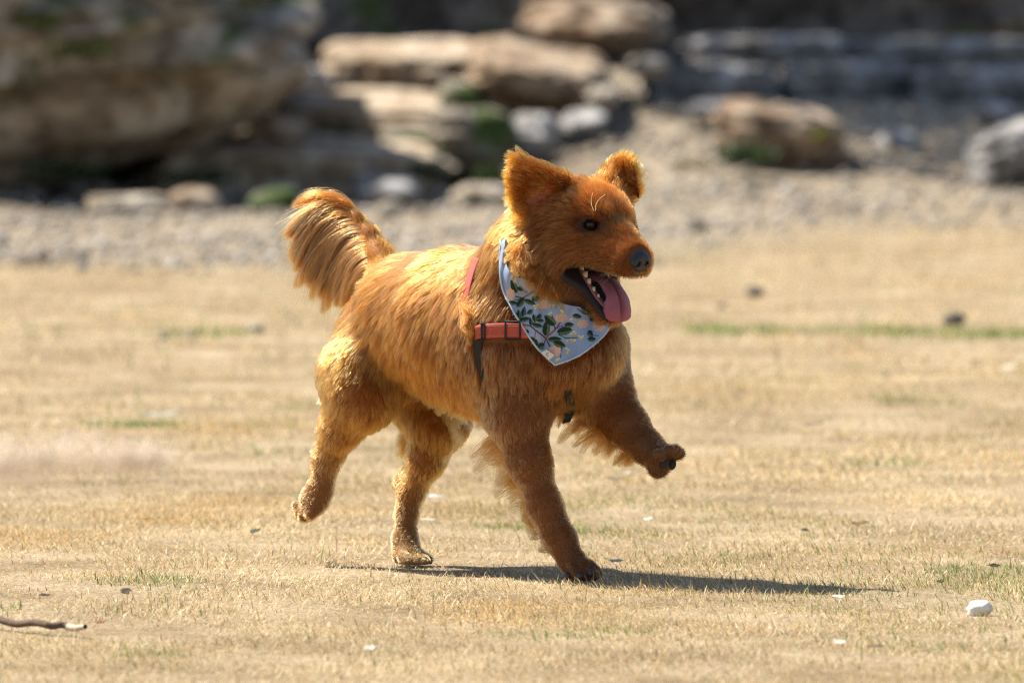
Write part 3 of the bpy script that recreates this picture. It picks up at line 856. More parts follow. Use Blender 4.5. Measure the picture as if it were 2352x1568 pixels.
# head
fc = dict(L=0.0075, lift=0.05, grav=0.05, flow=-HF, col=C_FACE)
ell('skull', HP(-.060, 0, .003), (.078, .060, .056), .03, **{**fc, 'flow': unit(-HF + .1 * HU), 'L': .012})
for s in (-1, 1):
    cone('brow', [(HP(-.030, s * .028, .012), .034), (HP(-.004, s * .026, .012), .0225)], .02, **fc)
    ell('cheek', HP(-.055, s * .042, -.035), (.052, .030, .046), .04, **{**fc, 'L': .020, 'lift': .12, 'flow': unit(-HF - .35 * HU + .2 * s * HR)})
    cone('muzzle', [(HP(-.005, s * .016, -.040), .033), (HP(.070, s * .0145, -.043), .0245)], .025, **{**fc, 'L': .006})
    cone('muzzle', [(HP(-.040, s * .036, -.030), .034), (HP(.026, s * .021, -.045), .0295)], .03, **{**fc, 'L': .007})
    cone('flew', [(HP(-.020, s * .030, -.055), .020), (HP(.020, s * .024, -.060), .0135), (HP(.071, s * .0165, -.058), .0165)], .02, **{**fc, 'L': .006})
    cone('jaw', [(HP(-.065, s * .034, -.078), .030), (HP(-.030, s * .029, -.103), .0165), (HP(.036, s * .012, -.149), .0105)], .02,
         **{**fc, 'L': .010, 'grav': .2, 'flow': unit(-HF * .9 - HU * .1)})
cone('bridge', [(HP(-.010, 0, -.006), .028), (HP(.030, 0, -.018), .0240), (HP(.068, 0, -.029), .0190)], .02, **{**fc, 'L': .006})
cone('jaw', [(HP(-.060, 0, -.108), .030), (HP(.030, 0, -.155), .0115)], .02, **{**fc, 'L': .016, 'grav': .3})
cone('throat', [(HP(-.075, 0, -.085), .055), (HP(-.10, 0, -.115), .070)], .05, **{**neck, 'L': .03, 'col': C_FACE})
ell('ruff', HP(-.105, .030, -.045), (.05, .05, .07), .05, **{**neck, 'L': .036})
ell('ruff', HP(-.105, -.030, -.045), (.05, .05, .07), .05, **{**neck, 'L': .036})
N_SOLID = len(PR)
# eye sockets and mouth hollow
for s in (-1, 1):
    PR.append(Prim('ell', 'socket', .010, sub=True, c=HP(.006, s * .0415, .000), r=np.array([.014, .0105, .0100]), M=HM))
PR.append(Prim('wedge', 'mouth', .005, sub=True, a=np.array([-.034, 0, -.0700]), b=np.array([.075, 0, -.1125]), ra=.0050, rb=.0440))

# ears: curved sheets thickened in the field
def bez(P, u):                                              # quadratic through three points
    a, b, c = P
    return ((2*(u-.5)*(u-1))[:, None]*a + (-4*u*(u-1))[:, None]*b + (2*u*(u-.5))[:, None]*c)
def ear_sheet(rows, nu=22, nv=18):
    """rows: list of 3 curves (base, middle, free edge), each of 3 points."""
    u = np.linspace(0, 1, nu); v = np.linspace(0, 1, nv)
    R = np.stack([bez(r, u) for r in rows])                 # 3,nu,3
    a, b, c = R
    vv = v[None, :, None]
    return (2*(vv-.5)*(vv-1))*a[:, None] + (-4*vv*(vv-1))*b[:, None] + (2*vv*(vv-.5))*c[:, None]
yb = HP(-.07, .055, .04)[1]
near_rows = [(W(1306, 424, yb + .015), W(1286, 420, yb), W(1240, 496, yb + .020)),
             (W(1246, 386, yb - .012), W(1222, 412, yb - .032), W(1208, 478, yb - .006)),
             (W(1184, 359, yb - .020), W(1178, 400, yb - .036), W(1182, 446, yb - .020))]
yf = HP(-.07, -.055, .04)[1]
far_rows = [(W(1374, 424, yf - .01), W(1405, 432, yf - .02), W(1436, 470, yf - .01)),
            (W(1394, 388, yf + .02), W(1428, 396, yf + .00), W(1462, 440, yf + .01)),
            (W(1420, 366, yf + .015), W(1450, 378, yf - .025), W(1466, 452, yf - .015))]
EARS = []
for reg, rows in (('ear_near', near_rows), ('ear_far', far_rows)):
    S = ear_sheet(rows); EARS.append(S)
    pts = S.reshape(-1, 3)
    rad = np.broadcast_to(np.linspace(.0075, .0034, S.shape[1])[None, :], S.shape[:2]).reshape(-1)
    out = unit(np.mean(rows[2], 0) - np.mean(rows[0], 0))
    PR.append(Prim('sheet', reg, .016, pts=pts, rad=rad, flow=out, L=.019, lift=.08, grav=.0, col=C_BODY))
# pink hollow of the near ear
EARHOLE = W(1238, 455, yb - .02)
PR.append(Prim('ell', 'earhole', .012, sub=True, c=W(1240, 456, yb - .040), r=np.array([.026, .018, .014]), M=np.stack([unit(W(1284,450,0)-W(1200,452,0)), np.array([0,1.,0]), UP])))
if True:
    for p in PR[6:] if False else PR:
        if p.reg in ('torso', 'chest', 'neck'): continue
        add_prim(p)
FIELD = np.ascontiguousarray(FIELD)
# cut at the ground so paws stand flat
zz = (AX[2] - 0.001)[None, None, :]
FIELD = np.maximum(FIELD, -zz.astype(np.float32))
BV, BF = surface_nets(FIELD, GMIN, VOX)

FURRY = [p for p in PR if not p.sub]

def fur_weights(P, sig=0.012):
    D = np.stack([p.dist(P) for p in FURRY], 1)
    D -= D.min(1, keepdims=True)
    Wt = np.exp(-D / sig)
    return Wt / Wt.sum(1, keepdims=True)

REGNAMES = [p.reg for p in FURRY]
FCOL = np.array([p.col for p in FURRY])
wts = fur_weights(BV)
SKIN = wts @ FCOL * 0.55
# dark bare skin: lips, eye rims; pink ear
hl_ = (BV - HE) @ HM.T                                       # head coordinates f,r,u
def mouth_d(P):
    d = np.full(len(P), 9.0)
    for p in PR:
        if p.reg == 'mouth': d = np.minimum(d, p.dist(P))
    return d
def eye_d(P):
    h = (P - HE) @ HM.T
    d = np.full(len(P), 9.0)
    for s in (-1, 1):
        q = (h - np.array([.003, s * .0415, 0])) / np.array([.0200, .02, .0135])
        d = np.minimum(d, np.sqrt((q ** 2).sum(1)))
    return d
def ear_d(P):
    q = (proj(P) - np.array([1246., 456.])) / np.array([36., 25.])
    q[:, 1] += .25 * q[:, 0]
    d = (np.sqrt((q ** 2).sum(1)) - 1) * .018
    return np.where(P[:, 1] < yb + .022, d, .05)
md, ed, erd = mouth_d(BV), eye_d(BV), ear_d(BV)
sm = lambda x, a, b: np.clip((x - a) / (b - a), 0, 1)
lowlip = (hl_[:, 2] < -.0705 - .367 * (hl_[:, 0] + .034))
lipw = np.where(lowlip, .0085, .0040)
w = (1 - sm(md, lipw, lipw + .003))[:, None]; SKIN = SKIN * (1 - w) + np.array([.022, .017, .020]) * w
w = (1 - sm(ed, .9, 1.15))[:, None]; SKIN = SKIN * (1 - w) + np.array([.012, .008, .007]) * w
w = (1 - sm(erd, .000, .005))[:, None]; SKIN = SKIN * (1 - w) + np.array([.25, .095, .070]) * w * (1 + .35 * wnoise(BV, 70, 9, 2))[:, None]

dog = empty('dog', tuple(float(x) for x in (W(1150, 1316, .1)[0], .1, 0.0)))
tag(dog, 'golden red long-haired dog running to the right with mouth open and tongue out', 'dog')
M_SKIN = simple_mat('dog_skin', (0.2, 0.1, 0.03), 0.55, 0.3, noise=0.12, nscale=80, attr='tint')
body = mesh_np('body', BV, BF, M_SKIN, dog, cols=SKIN)
# ------------------------------------------------------------------ face parts
def local_sdf_mesh(lo, hi, vox, fn):
    ax = [np.arange(lo[i], hi[i] + vox, vox) for i in range(3)]
    p = np.stack(np.meshgrid(*ax, indexing='ij'), -1)
    return surface_nets(fn(p).astype(np.float32), np.array(lo), vox)

def smin(a, b, k):
    h = np.maximum(k - np.abs(a - b), 0) / k
    return np.minimum(a, b) - h * h * k * .25
def smax(a, b, k): return -smin(-a, -b, k)
I3 = np.eye(3)

def nose_fn(p):                                              # head coordinates f, r, u
    A = lambda *x: np.array(x, float)
    d = d_ell(p, A(.0900, 0, -.0350), I3, A(.0170, .0205, .0150))
    d = smin(d, d_cone(p, A(.0960, 0, -.040), A(.0955, 0, -.0555), .0085, .0045)[0], .008)
    for s in (-1, 1):
        d = smin(d, d_ell(p, A(.0960, s * .0105, -.0390), I3, A(.0110, .0095, .0100)), .006)
        d = smax(d, -d_cone(p, A(.1085, s * .0070, -.0395), A(.0985, s * .0085, -.0380), .0040, .0030)[0], .0025)
        d = smax(d, -d_cone(p, A(.1050, s * .0110, -.0425), A(.1010, s * .0180, -.0425), .0019, .0017)[0], .002)
    d = smax(d, -d_cone(p, A(.1080, 0, -.0400), A(.1030, 0, -.0580), .0010, .0012)[0], .0015)
    return d
nv, nf = local_sdf_mesh((.070, -.026, -.066), (.114, .026, -.016), .0009, nose_fn)
m, nt, b = mat_new('wet_nose')
b.inputs['Base Color'].default_value = (.020, .019, .022, 1); b.inputs['Roughness'].default_value = .42
vo = N(nt, 'ShaderNodeTexVoronoi', Scale=900.0); tcn = N(nt, 'ShaderNodeTexCoord'); nt.links.new(tcn.outputs['Object'], vo.inputs['Vector'])
bp = N(nt, 'ShaderNodeBump', Strength=.35, Distance=.0008); nt.links.new(vo.outputs['Distance'], bp.inputs['Height']); nt.links.new(bp.outputs['Normal'], b.inputs['Normal'])
nv = (nv - np.array([.085, 0, -.036])) * np.array([1.0, 1.10, 1.20]) + np.array([.0815, 0, -.0400])
mesh_np('nose', HE + nv @ HM, nf, m, dog)

# eyes
M_EYE = simple_mat('eye', (.02, .01, .005), .16, .40, attr='tint', noise=.05)
def uv_sphere(nu=32, nv=20):
    th = np.linspace(0, np.pi, nv); ph = np.linspace(0, 2 * np.pi, nu, endpoint=False)
    P = np.stack([np.cos(th)[None, :] * np.ones((nu, 1)), np.sin(th)[None, :] * np.cos(ph)[:, None], np.sin(th)[None, :] * np.sin(ph)[:, None]], -1)
    return P.reshape(-1, 3), grid_faces(nu, nv, True), np.tile(th, nu)
for s in (-1, 1):
    v, f, th = uv_sphere()
    gaze = unit(HF * .80 + s * HR * .60 + HU * .02); sd = unit(np.cross(gaze, UP)); u2 = np.cross(sd, gaze)
    c = HP(-.0080, s * .0335, -.0005)
    V = c + .0148 * (v[:, :1] * gaze + v[:, 1:2] * sd + v[:, 2:] * u2) * (1 + .04 * (th < .55))[:, None]
    col = np.where((th < .26)[:, None], np.array([.004, .003, .003]), np.where((th < .60)[:, None], np.array([.055, .024, .009]), np.array([.02, .014, .012])))
    mesh_np('eye', V, f, M_EYE, dog, cols=col)
    # dark lids around the eye
    for lid, (a0, a1, lift_) in (('upper_eyelid', (0.0, np.pi, .0)), ('lower_eyelid', (np.pi, 2 * np.pi, .0))):
        a = np.linspace(a0 - .12, a1 + .12, 26)
        ex, ey = .0138, (.0066 if lid == 'upper_eyelid' else .0062)
        sx = np.cos(a) * ex; sy = np.sin(a) * ey - .10 * sx * s
        rr = np.sqrt(np.clip(.0156 ** 2 - sx ** 2 - sy ** 2, (.0035) ** 2, None))
        ctr = c + rr[:, None] * gaze + sx[:, None] * sd + sy[:, None] * u2
        T = norm_rows(np.gradient(ctr, axis=0)); Nn = norm_rows(ctr - c); Bn = np.cross(T, Nn)
        q = np.linspace(0, 2 * np.pi, 9)[:-1]
        V = ctr[:, None] + .0018 * (np.cos(q)[None, :, None] * Nn[:, None] + np.sin(q)[None, :, None] * Bn[:, None])
        F = grid_faces(26, 8); F = np.concatenate([F, np.stack([np.arange(25) * 8 + 7, np.arange(25) * 8 + 15, np.arange(25) * 8 + 8, np.arange(25) * 8], 1)])
        mesh_np(lid, V.reshape(-1, 3), F, simple_mat('eyelid', (.010, .006, .005), .75, .15), dog)

# swept tube helper
def tube(pts, rad, ns=8, cap=True):
    pts = np.asarray(pts, float); n = len(pts)
    rad = np.broadcast_to(np.asarray(rad, float), (n,))
    T = norm_rows(np.gradient(pts, axis=0))
    ref = np.array([.31, .22, .92]); A = norm_rows(np.cross(T, ref)); B = np.cross(T, A)
    q = np.linspace(0, 2 * np.pi, ns, endpoint=False)
    V = pts[:, None] + rad[:, None, None] * (np.cos(q)[None, :, None] * A[:, None] + np.sin(q)[None, :, None] * B[:, None])
    j = np.arange(ns); F = []
    i = np.arange(n - 1)[:, None]
    F = np.stack([i * ns + j, i * ns + (j + 1) % ns, (i + 1) * ns + (j + 1) % ns, (i + 1) * ns + j], -1).reshape(-1, 4)
    return V.reshape(-1, 3), F

def spline(P, n):
    """Catmull-Rom through points, n samples."""
    P = np.asarray(P, float); k = len(P)
    t = np.linspace(0, k - 1, n); i = np.clip(t.astype(int), 0, k - 2); f = (t - i)[:, None]
    p0 = P[np.clip(i - 1, 0, k - 1)]; p1 = P[i]; p2 = P[i + 1]; p3 = P[np.clip(i + 2, 0, k - 1)]
    return .5 * (2 * p1 + (p2 - p0) * f + (2 * p0 - 5 * p1 + 4 * p2 - p3) * f ** 2 + (-p0 + 3 * p1 - 3 * p2 + p3) * f ** 3)

# tongue
def build_tongue():
    sp = spline([HP(*q) for q in ((-.050, 0, -.092), (-.018, -.001, -.091), (.018, -.004, -.094), (.043, -.006, -.110), (.056, -.007, -.132), (.060, -.006, -.157))], 60)
    t = np.linspace(0, 1, 60)
    hw = np.interp(t, [0, .2, .45, .62, .70, .82, .92, .97, 1], [.016, .020, .0225, .0240, .0280, .0315, .0285, .020, .005])
    T = norm_rows(np.gradient(sp, axis=0))
    Nn = norm_rows(np.cross(T, np.broadcast_to(HR, T.shape)))
    if (Nn[10] @ HU) < 0: Nn = -Nn
    u = np.linspace(-1, 1, 33)
    rows = []
    for side in (1, -1):
        prof = (-.0085 * np.exp(-(u / .12) ** 2) * (side > 0) - .0045 * u ** 2 * (1 if side > 0 else 1)) [None, :] * np.ones((60, 1))
        curl = .006 * sstep(t, .55, .75)[:, None] * np.abs(u)[None, :] ** 2.2
        thick = side * .0034 * np.sqrt(np.clip(1 - np.abs(u) ** 4, 0, 1))[None, :] * np.clip((1 - t) * 14 + .15, .15, 1)[:, None]
        wav = .0016 * np.sin(t * 21)[:, None] * np.abs(u)[None, :] ** 3
        h = prof * np.clip((1 - t) * 5, 0, 1)[:, None] + thick + wav - curl
        V = sp[:, None] + u[None, :, None] * hw[:, None, None] * HR + h[..., None] * Nn[:, None]
        rows.append(V)
    V = np.concatenate([rows[0], rows[1][:, ::-1]], 1)       # closed ring per row
    ns = V.shape[1]
    i = np.arange(59)[:, None]; j = np.arange(ns)
    F = np.stack([i * ns + j, i * ns + (j + 1) % ns, (i + 1) * ns + (j + 1) % ns, (i + 1) * ns + j], -1).reshape(-1, 4)
    tip = np.concatenate([np.full((1, 1), 59 * ns), np.full((1, 1), 59 * ns + ns // 3), np.full((1, 1), 59 * ns + ns // 2), np.full((1, 1), 59 * ns + ns - 2)], 1)
    C = np.stack([np.interp(t, [0, .5, .8, 1], x) for x in ((.26, .27, .31, .37), (.095, .090, .080, .075), (.115, .115, .115, .10))], 1)
    C = np.repeat(C, ns, 0) * (1 + .10 * wnoise(V.reshape(-1, 3), 160, 77))[:, None]
    m = simple_mat('tongue', (.4, .12, .13), .40, .5, noise=.12, nscale=300, bump=.35, bscale=1200, attr='tint', sss=.15)
    mesh_np('tongue', V.reshape(-1, 3), np.concatenate([F, tip]), m, dog, cols=C)
build_tongue()

# lower teeth and gum, both sides
M_TOOTH = simple_mat('tooth', (.62, .53, .38), .30, .5, noise=.1, nscale=200)
M_GUM = simple_mat('gum', (.26, .085, .085), .35, .5, noise=.15, nscale=300)
for s in (1, -1):
    gp = spline([HP(-.034, s * .0235, -.0785), HP(-.010, s * .0235, -.0985), HP(.018, s * .0165, -.1240), HP(.034, s * .010, -.1360)], 24)
    v, f = tube(gp, np.full(24, .0058), 8)
    mesh_np('gum', v, f, M_GUM, dog)
    jd = unit(HF - .75 * HU); ju = unit(HU + .75 * HF + .0 * HR)
    for i, (tt, hgt, wid) in enumerate([(.06, .0065, .0040), (.17, .0085, .0046), (.29, .0110, .0052), (.42, .0095, .0046), (.54, .0080, .0040), (.66, .0070, .0034), (.93, .012, .0030)]):
        c = gp[int(tt * 23)]
        hh = np.linspace(0, 1, 7); q = np.linspace(0, 2 * np.pi, 8, endpoint=False)
        prof = np.array([1, 1.05, .98, .80, .55, .28, .05])
        V = c + jd * 0 + ju * .002 + hh[:, None, None] * hgt * ju + prof[:, None, None] * wid * (np.cos(q)[None, :, None] * jd * 1.45 + np.sin(q)[None, :, None] * HR * .75)
        j = np.arange(8); ii = np.arange(6)[:, None]
        F = np.stack([ii * 8 + j, ii * 8 + (j + 1) % 8, (ii + 1) * 8 + (j + 1) % 8, (ii + 1) * 8 + j], -1).reshape(-1, 4)
        mesh_np('tooth', V.reshape(-1, 3), F, M_TOOTH, dog)

# paw pads and claws
M_PAD = simple_mat('paw_pad', (.030, .026, .028), .6, .4, noise=.3, nscale=250, bump=.5, bscale=700)
M_CLAW = simple_mat('claw', (.035, .026, .022), .35, .5, noise=.2, nscale=400)
def blob(name, c, axes, r, mat):
    v, f = ICO[3]
    mesh_np(name, c + (v * np.asarray(r)) @ np.stack([unit(a) for a in axes]), f, mat, dog)
view = unit(np.array([0, -1.0, .06]))
for qx, qy, Y, rr in ((1500, 1050, -.130, .0110), (1524, 1060, -.138, .0115), (1545, 1066, -.136, .0085)):
    blob('paw_pad', W(qx, qy, Y), (np.array([.85, -.5, -.2]), np.array([.2, .1, .95]), view), (rr * .82, rr * 1.1, rr * .55), M_PAD)
for qx, qy, Y in ((1301, 1322, -.135), (1330, 1323, -.142), (1355, 1316, -.137)):
    blob('claw', W(qx, qy, Y), (BH, BR, UP), (.0085, .0058, .0075), M_CLAW)
for qx, qy, Y in ((965, 1288, .272), (950, 1290, .268)):
    blob('claw', W(qx, qy, Y), (BH, BR, UP), (.006, .0035, .005), M_CLAW)

# ------------------------------------------------------------------ casting pixels onto the trunk
def cast(Q, off, F=None):
    """picture positions (N,2) -> points where the view ray first comes within off of the trunk surface."""
    F = TORSO_FIELD if F is None else F
    Q = np.asarray(Q, float)
    a = np.stack([W(x, y, -.30) for x, y in Q]); b = np.stack([W(x, y, .45) for x, y in Q])
    d = b - a; L = np.linalg.norm(d, axis=1); d /= L[:, None]
    t = np.zeros(len(Q)); hit = np.zeros(len(Q), bool); tb = np.zeros(len(Q)); mn = np.full(len(Q), 9.)
    for k in range(260):
        s = sdf(a + d * t[:, None], F)
        s = np.minimum(s, .03 + off)                          # outside the computed band
        better = (s < mn) & ~hit; tb[better] = t[better]; mn = np.where(better, s, mn)
        hit |= s < off
        t = np.where(hit, t, t + np.maximum((s - off) * .7, .0008))
        if (t[~hit] > L[~hit]).all(): break
    t = np.where(hit, t, tb)
    return a + d * t[:, None]

# ------------------------------------------------------------------ bandana
def c2q(x, y): return (1039.5 + x * .2702, 500.5 + y * .2702)
UPPER = [(1163, 530), (1160, 590), (1176, 628), (1228, 652), (1286, 694), (1344, 708), (1406, 728)]
LOWER = [(1152, 530), (1148, 595), (1153, 658), (1174, 706), (1198, 746), (1233, 798), (1275, 838), (1332, 815), (1385, 772), (1408, 736)]
def resample(P, n):
    P = spline(np.asarray(P, float), 400)
    s = np.concatenate([[0], np.cumsum(np.linalg.norm(np.diff(P, axis=0), axis=1))])
    t = np.linspace(0, s[-1], n)
    return np.stack([np.interp(t, s, P[:, i]) for i in range(2)], 1)
NSB, NTB = 250, 150
up_, lo_ = resample(UPPER, NSB), resample(LOWER[:7], int(NSB * .62))
lo_ = np.concatenate([lo_, resample(LOWER[6:], NSB - len(lo_) + 1)[1:]])
tt = np.linspace(0, 1, NTB)[None, :, None]
QB = (up_[:, None] * (1 - tt) + lo_[:, None] * tt)           # (NSB,NTB,2)
BAND_OFF = .021
coarse = QB[::6, ::6]
PB = cast(coarse.reshape(-1, 2), BAND_OFF).reshape(*coarse.shape[:2], 3)
def smooth2(A, it):
    for _ in range(it):
        B = A.copy()
        B[1:-1] = (A[:-2] + 2 * A[1:-1] + A[2:]) / 4
        A = B.copy(); A[:, 1:-1] = (B[:, :-2] + 2 * B[:, 1:-1] + B[:, 2:]) / 4
    return A
PBs = PB.copy(); PBs[..., 1] = smooth2(PB[..., 1], 3)
def upsample(A, n0, n1):
    i0 = np.linspace(0, A.shape[0] - 1, n0); i1 = np.linspace(0, A.shape[1] - 1, n1)
    a = np.floor(i0).astype(int).clip(0, A.shape[0] - 2); fa = (i0 - a)[:, None, None]
    A = A[a] * (1 - fa) + A[a + 1] * fa
    b = np.floor(i1).astype(int).clip(0, A.shape[1] - 2); fb = (i1 - b)[None, :, None]
    return A[:, b] * (1 - fb) + A[:, b + 1] * fb
Yd = smooth2(upsample(PBs, NSB, NTB), 4)[..., 1]
ss = np.linspace(0, 1, NSB)[:, None] * np.ones((1, NTB)); t2 = np.linspace(0, 1, NTB)[None, :] * np.ones((NSB, 1))
fold = .0085 * np.sin(ss * 15 + t2 * 4.5) * (1 - t2 * .4) * np.clip(ss * 4, 0, 1) + .003 * np.sin(ss * 39 - t2 * 3 + 1) + .008 * np.exp(-((ss - .72 + .2 * t2) / .03) ** 2) - .007 * np.exp(-((ss - .45 - .1 * t2) / .03) ** 2)
Yd = Yd + fold + .006 * (1 - sstep(ss, .06, .26)) + .030 * (1 - sstep(ss, 0, .07))
VB = np.stack([W(QB[i, j, 0], QB[i, j, 1], Yd[i, j]) for i in range(NSB) for j in range(NTB)])
# printed pattern
qb = QB.reshape(-1, 2)
CB = np.tile(np.array([.275, .355, .53]), (len(qb), 1)) * (1 + .04 * wnoise(qb, .15, 55))[:, None]
def paint(mask, col): CB[mask] = np.asarray(col) * (1 + .10 * wnoise(qb[mask], .8, 56))[:, None]
def seg_d(a, b):
    a = np.array(a); b = np.array(b); ba = b - a
    t = np.clip(((qb - a) @ ba) / (ba @ ba), 0, 1)
    return np.linalg.norm(qb - a - t[:, None] * ba, axis=1)
for poly, w_, col in [
        ([(500, 660), (600, 680), (700, 615)], 1.5, (.10, .030, .025)), ([(590, 905), (660, 915), (790, 1020), (832, 1095)], 1.6, (.10, .030, .025)),
        ([(790, 1020), (870, 950), (915, 885)], 1.7, (.16, .045, .035)), ([(870, 950), (850, 830)], 1.2, (.14, .04, .03)), ([(705, 965), (700, 1040)], 1.1, (.10, .03, .025)),
        ([(530, 700), (600, 680)], 1.0, (.02, .03, .05)), ([(560, 870), (600, 830), (660, 800)], 1.0, (.02, .035, .03)), ([(660, 915), (720, 870), (745, 835)], 1.0, (.02, .035, .03)),
        ([(900, 990), (960, 1020), (1080, 1015)], 1.1, (.03, .06, .035)), ([(880, 1060), (930, 1100), (915, 1190), (890, 1215)], 1.0, (.03, .055, .035)),
        ([(720, 620), (720, 660), (745, 690)], .9, (.03, .055, .035)), ([(1060, 770), (1120, 820), (1190, 800)], 1.2, (.02, .03, .025)), ([(1150, 1000), (1240, 1000)], .9, (.02, .03, .025)),
        ([(600, 610), (640, 635)], .9, (.10, .03, .025)), ([(775, 1080), (790, 1020)], 1.2, (.10, .03, .025)), ([(940, 915), (880, 935)], 1.0, (.10, .03, .025))]:
    for a, b in zip(poly[:-1], poly[1:]): paint(seg_d(c2q(*a), c2q(*b)) < w_, col)
for x0, y0, x1, y1, w_ in [
        (545, 635, 505, 540, 36), (600, 610, 555, 590, 26), (475, 720, 540, 725, 28), (545, 755, 605, 690, 38), (610, 695, 695, 730, 30), (680, 705, 720, 670, 34),
        (560, 860, 560, 790, 28), (595, 840, 612, 765, 28), (640, 815, 680, 785, 28), (565, 870, 655, 855, 28), (670, 910, 665, 860, 24), (705, 880, 690, 825, 26),
        (725, 860, 745, 820, 26), (720, 875, 770, 872, 20), (680, 905, 750, 920, 28), (790, 1000, 800, 890, 48), (870, 910, 795, 840, 46), (890, 970, 1000, 950, 46),
        (950, 915, 1020, 905, 34), (810, 1030, 910, 1030, 32), (860, 1055, 945, 1085, 40), (700, 1030, 715, 1080, 28), (660, 1015, 695, 1040, 24), (725, 1100, 775, 1075, 42),
        (1150, 960, 1185, 1000, 34), (1150, 1030, 1210, 1030, 30), (1175, 880, 1215, 810, 42), (1090, 760, 1190, 810, 44), (1020, 825, 1085, 840, 28), (630, 945, 640, 985, 22)]:
    a = np.array(c2q(x0, y0)); b = np.array(c2q(x1, y1)); b = b + (b - a) * .14; ba = b - a; L = np.linalg.norm(ba); e = ba / L
    al = (qb - a) @ e / L; ac = (qb - a) @ np.array([-e[1], e[0]])
    hwid = w_ * .2702 * .74 * np.sqrt(np.clip(4 * al * (1 - al), 0, 1)) * np.where(al > .55, 1 - .35 * (al - .55) / .45, 1)
    inside = (al > 0) & (al < 1) & (np.abs(ac) < hwid)
    paint(inside, (.018, .040, .024))
    paint(inside & (ac > .25 * hwid) & (ac < .8 * hwid), (.10, .15, .065))
    paint(inside & (np.abs(ac) < .55), (.012, .02, .014))
for x, y, rx, ry in [(490, 650, 38, 52), (775, 735, 52, 38), (925, 850, 58, 38), (1105, 900, 45, 38), (1240, 915, 52, 52), (868, 1130, 52, 42), (1150, 745, 34, 28)]:
    c = np.array(c2q(x, y)); d = (qb - c) / (np.array([rx, ry]) * .2702)
    rr = np.sqrt((d ** 2).sum(1)); an = np.arctan2(d[:, 1], d[:, 0])
    ins = rr < 1 + .10 * np.sin(an * 7)
    paint(ins, (.66, .44, .36)); paint(ins & (np.sin(rr * 15 + an * 2 + 1.5 * np.sin(an * 3)) > .82), (.50, .30, .24))
for x, y in [(710, 770), (740, 762), (725, 745), (700, 750), (860, 745), (925, 790), (935, 805), (825, 820), (840, 812), (1010, 865), (1010, 990), (1045, 985), (1035, 970), (1080, 1010), (1110, 1010), (1095, 1022),
             (975, 1050), (1020, 1055), (1040, 1045), (1012, 1040), (970, 1115), (985, 1128), (975, 1150), (890, 1210), (905, 1200)]:
    c = np.array(c2q(x, y)); d = np.linalg.norm(qb - c, axis=1)
    paint(d < 3.4, (.50, .43, .13)); paint(np.linalg.norm(qb - c - np.array([-.6, -1.2]), axis=1) < 2.2, (.72, .68, .48)); paint(np.linalg.norm(qb - c - np.array([.8, 1.4]), axis=1) < 1.0, (.12, .09, .03))
bandana = empty('bandana', tuple(float(x) for x in W(1275, 760, -.16)))
tag(bandana, 'light blue floral bandana with leaf and flower print tied round the dog neck', 'bandana')
M_CLOTH = simple_mat('printed_cotton', (.4, .5, .7), .85, .2, noise=.07, nscale=900, bump=.25, bscale=1500, attr='tint')
cl = mesh_np('cloth', VB, grid_faces(NSB, NTB), M_CLOTH, bandana, cols=CB)
so = cl.modifiers.new('thickness', 'SOLIDIFY'); so.thickness = .0012; so.offset = 0
# pale frayed hem along the free edge
edge = VB.reshape(NSB, NTB, 3)[:, -1] + np.array([0, -.0012, 0])
hv, hf = tube(edge[2:-2], .0017 + .0004 * wnoise(edge[2:-2], 400, 3), 6)
M_HEM = simple_mat('frayed_hem', (.46, .60, .68), .9, .1, noise=.15, nscale=600)
hem = mesh_np('hem', hv, hf, M_HEM, bandana)
fv, ff = [], []; o_ = 0
for i in range(6, NSB - 6, 2):
    if RNG.random() < .55: continue
    d = edge[i] - VB.reshape(NSB, NTB, 3)[i, -6]; d = unit(d) + RNG.normal(0, .5, 3)
    l = RNG.uniform(.002, .0055)
    v, f = tube(np.stack([edge[i], edge[i] + unit(d) * l * .5, edge[i] + unit(d + RNG.normal(0, .4, 3)) * l]), [.0006, .0005, .0003], 4)
    fv.append(v); ff.append(f + o_); o_ += len(v)
mesh_np('frayed_threads', np.concatenate(fv), np.concatenate(ff), M_HEM, bandana)
# small white label sewn on the edge
tg = [c2q(*p) for p in ((752, 1142), (800, 1118), (868, 1168), (815, 1210))]
tv = np.stack([W(x, y, cast([(x, y)], BAND_OFF)[0][1] - .007) for x, y in tg])
tvv = np.concatenate([tv, tv + np.array([0, .0015, 0])])
lab = mesh_np('sewn_label', tvv, np.array([[0, 1, 2, 3], [7, 6, 5, 4], [0, 4, 5, 1], [1, 5, 6, 2], [2, 6, 7, 3], [3, 7, 4, 0]]), simple_mat('label_cloth', (.70, .66, .60), .85, .2, noise=.06), bandana, smooth=False)
lab['label'] = 'small white cloth label near the tip'
mk = tv.mean(0) + np.array([0, -.0012, 0])
v, f = tube(mk + np.array([[.0022 * math.cos(a), -.0002, .0028 * math.sin(a)] for a in np.linspace(.9, 5.0, 9)]), .0005, 4)
mesh_np('label_mark', v, f, simple_mat('label_ink', (.15, .14, .13), .8), lab)
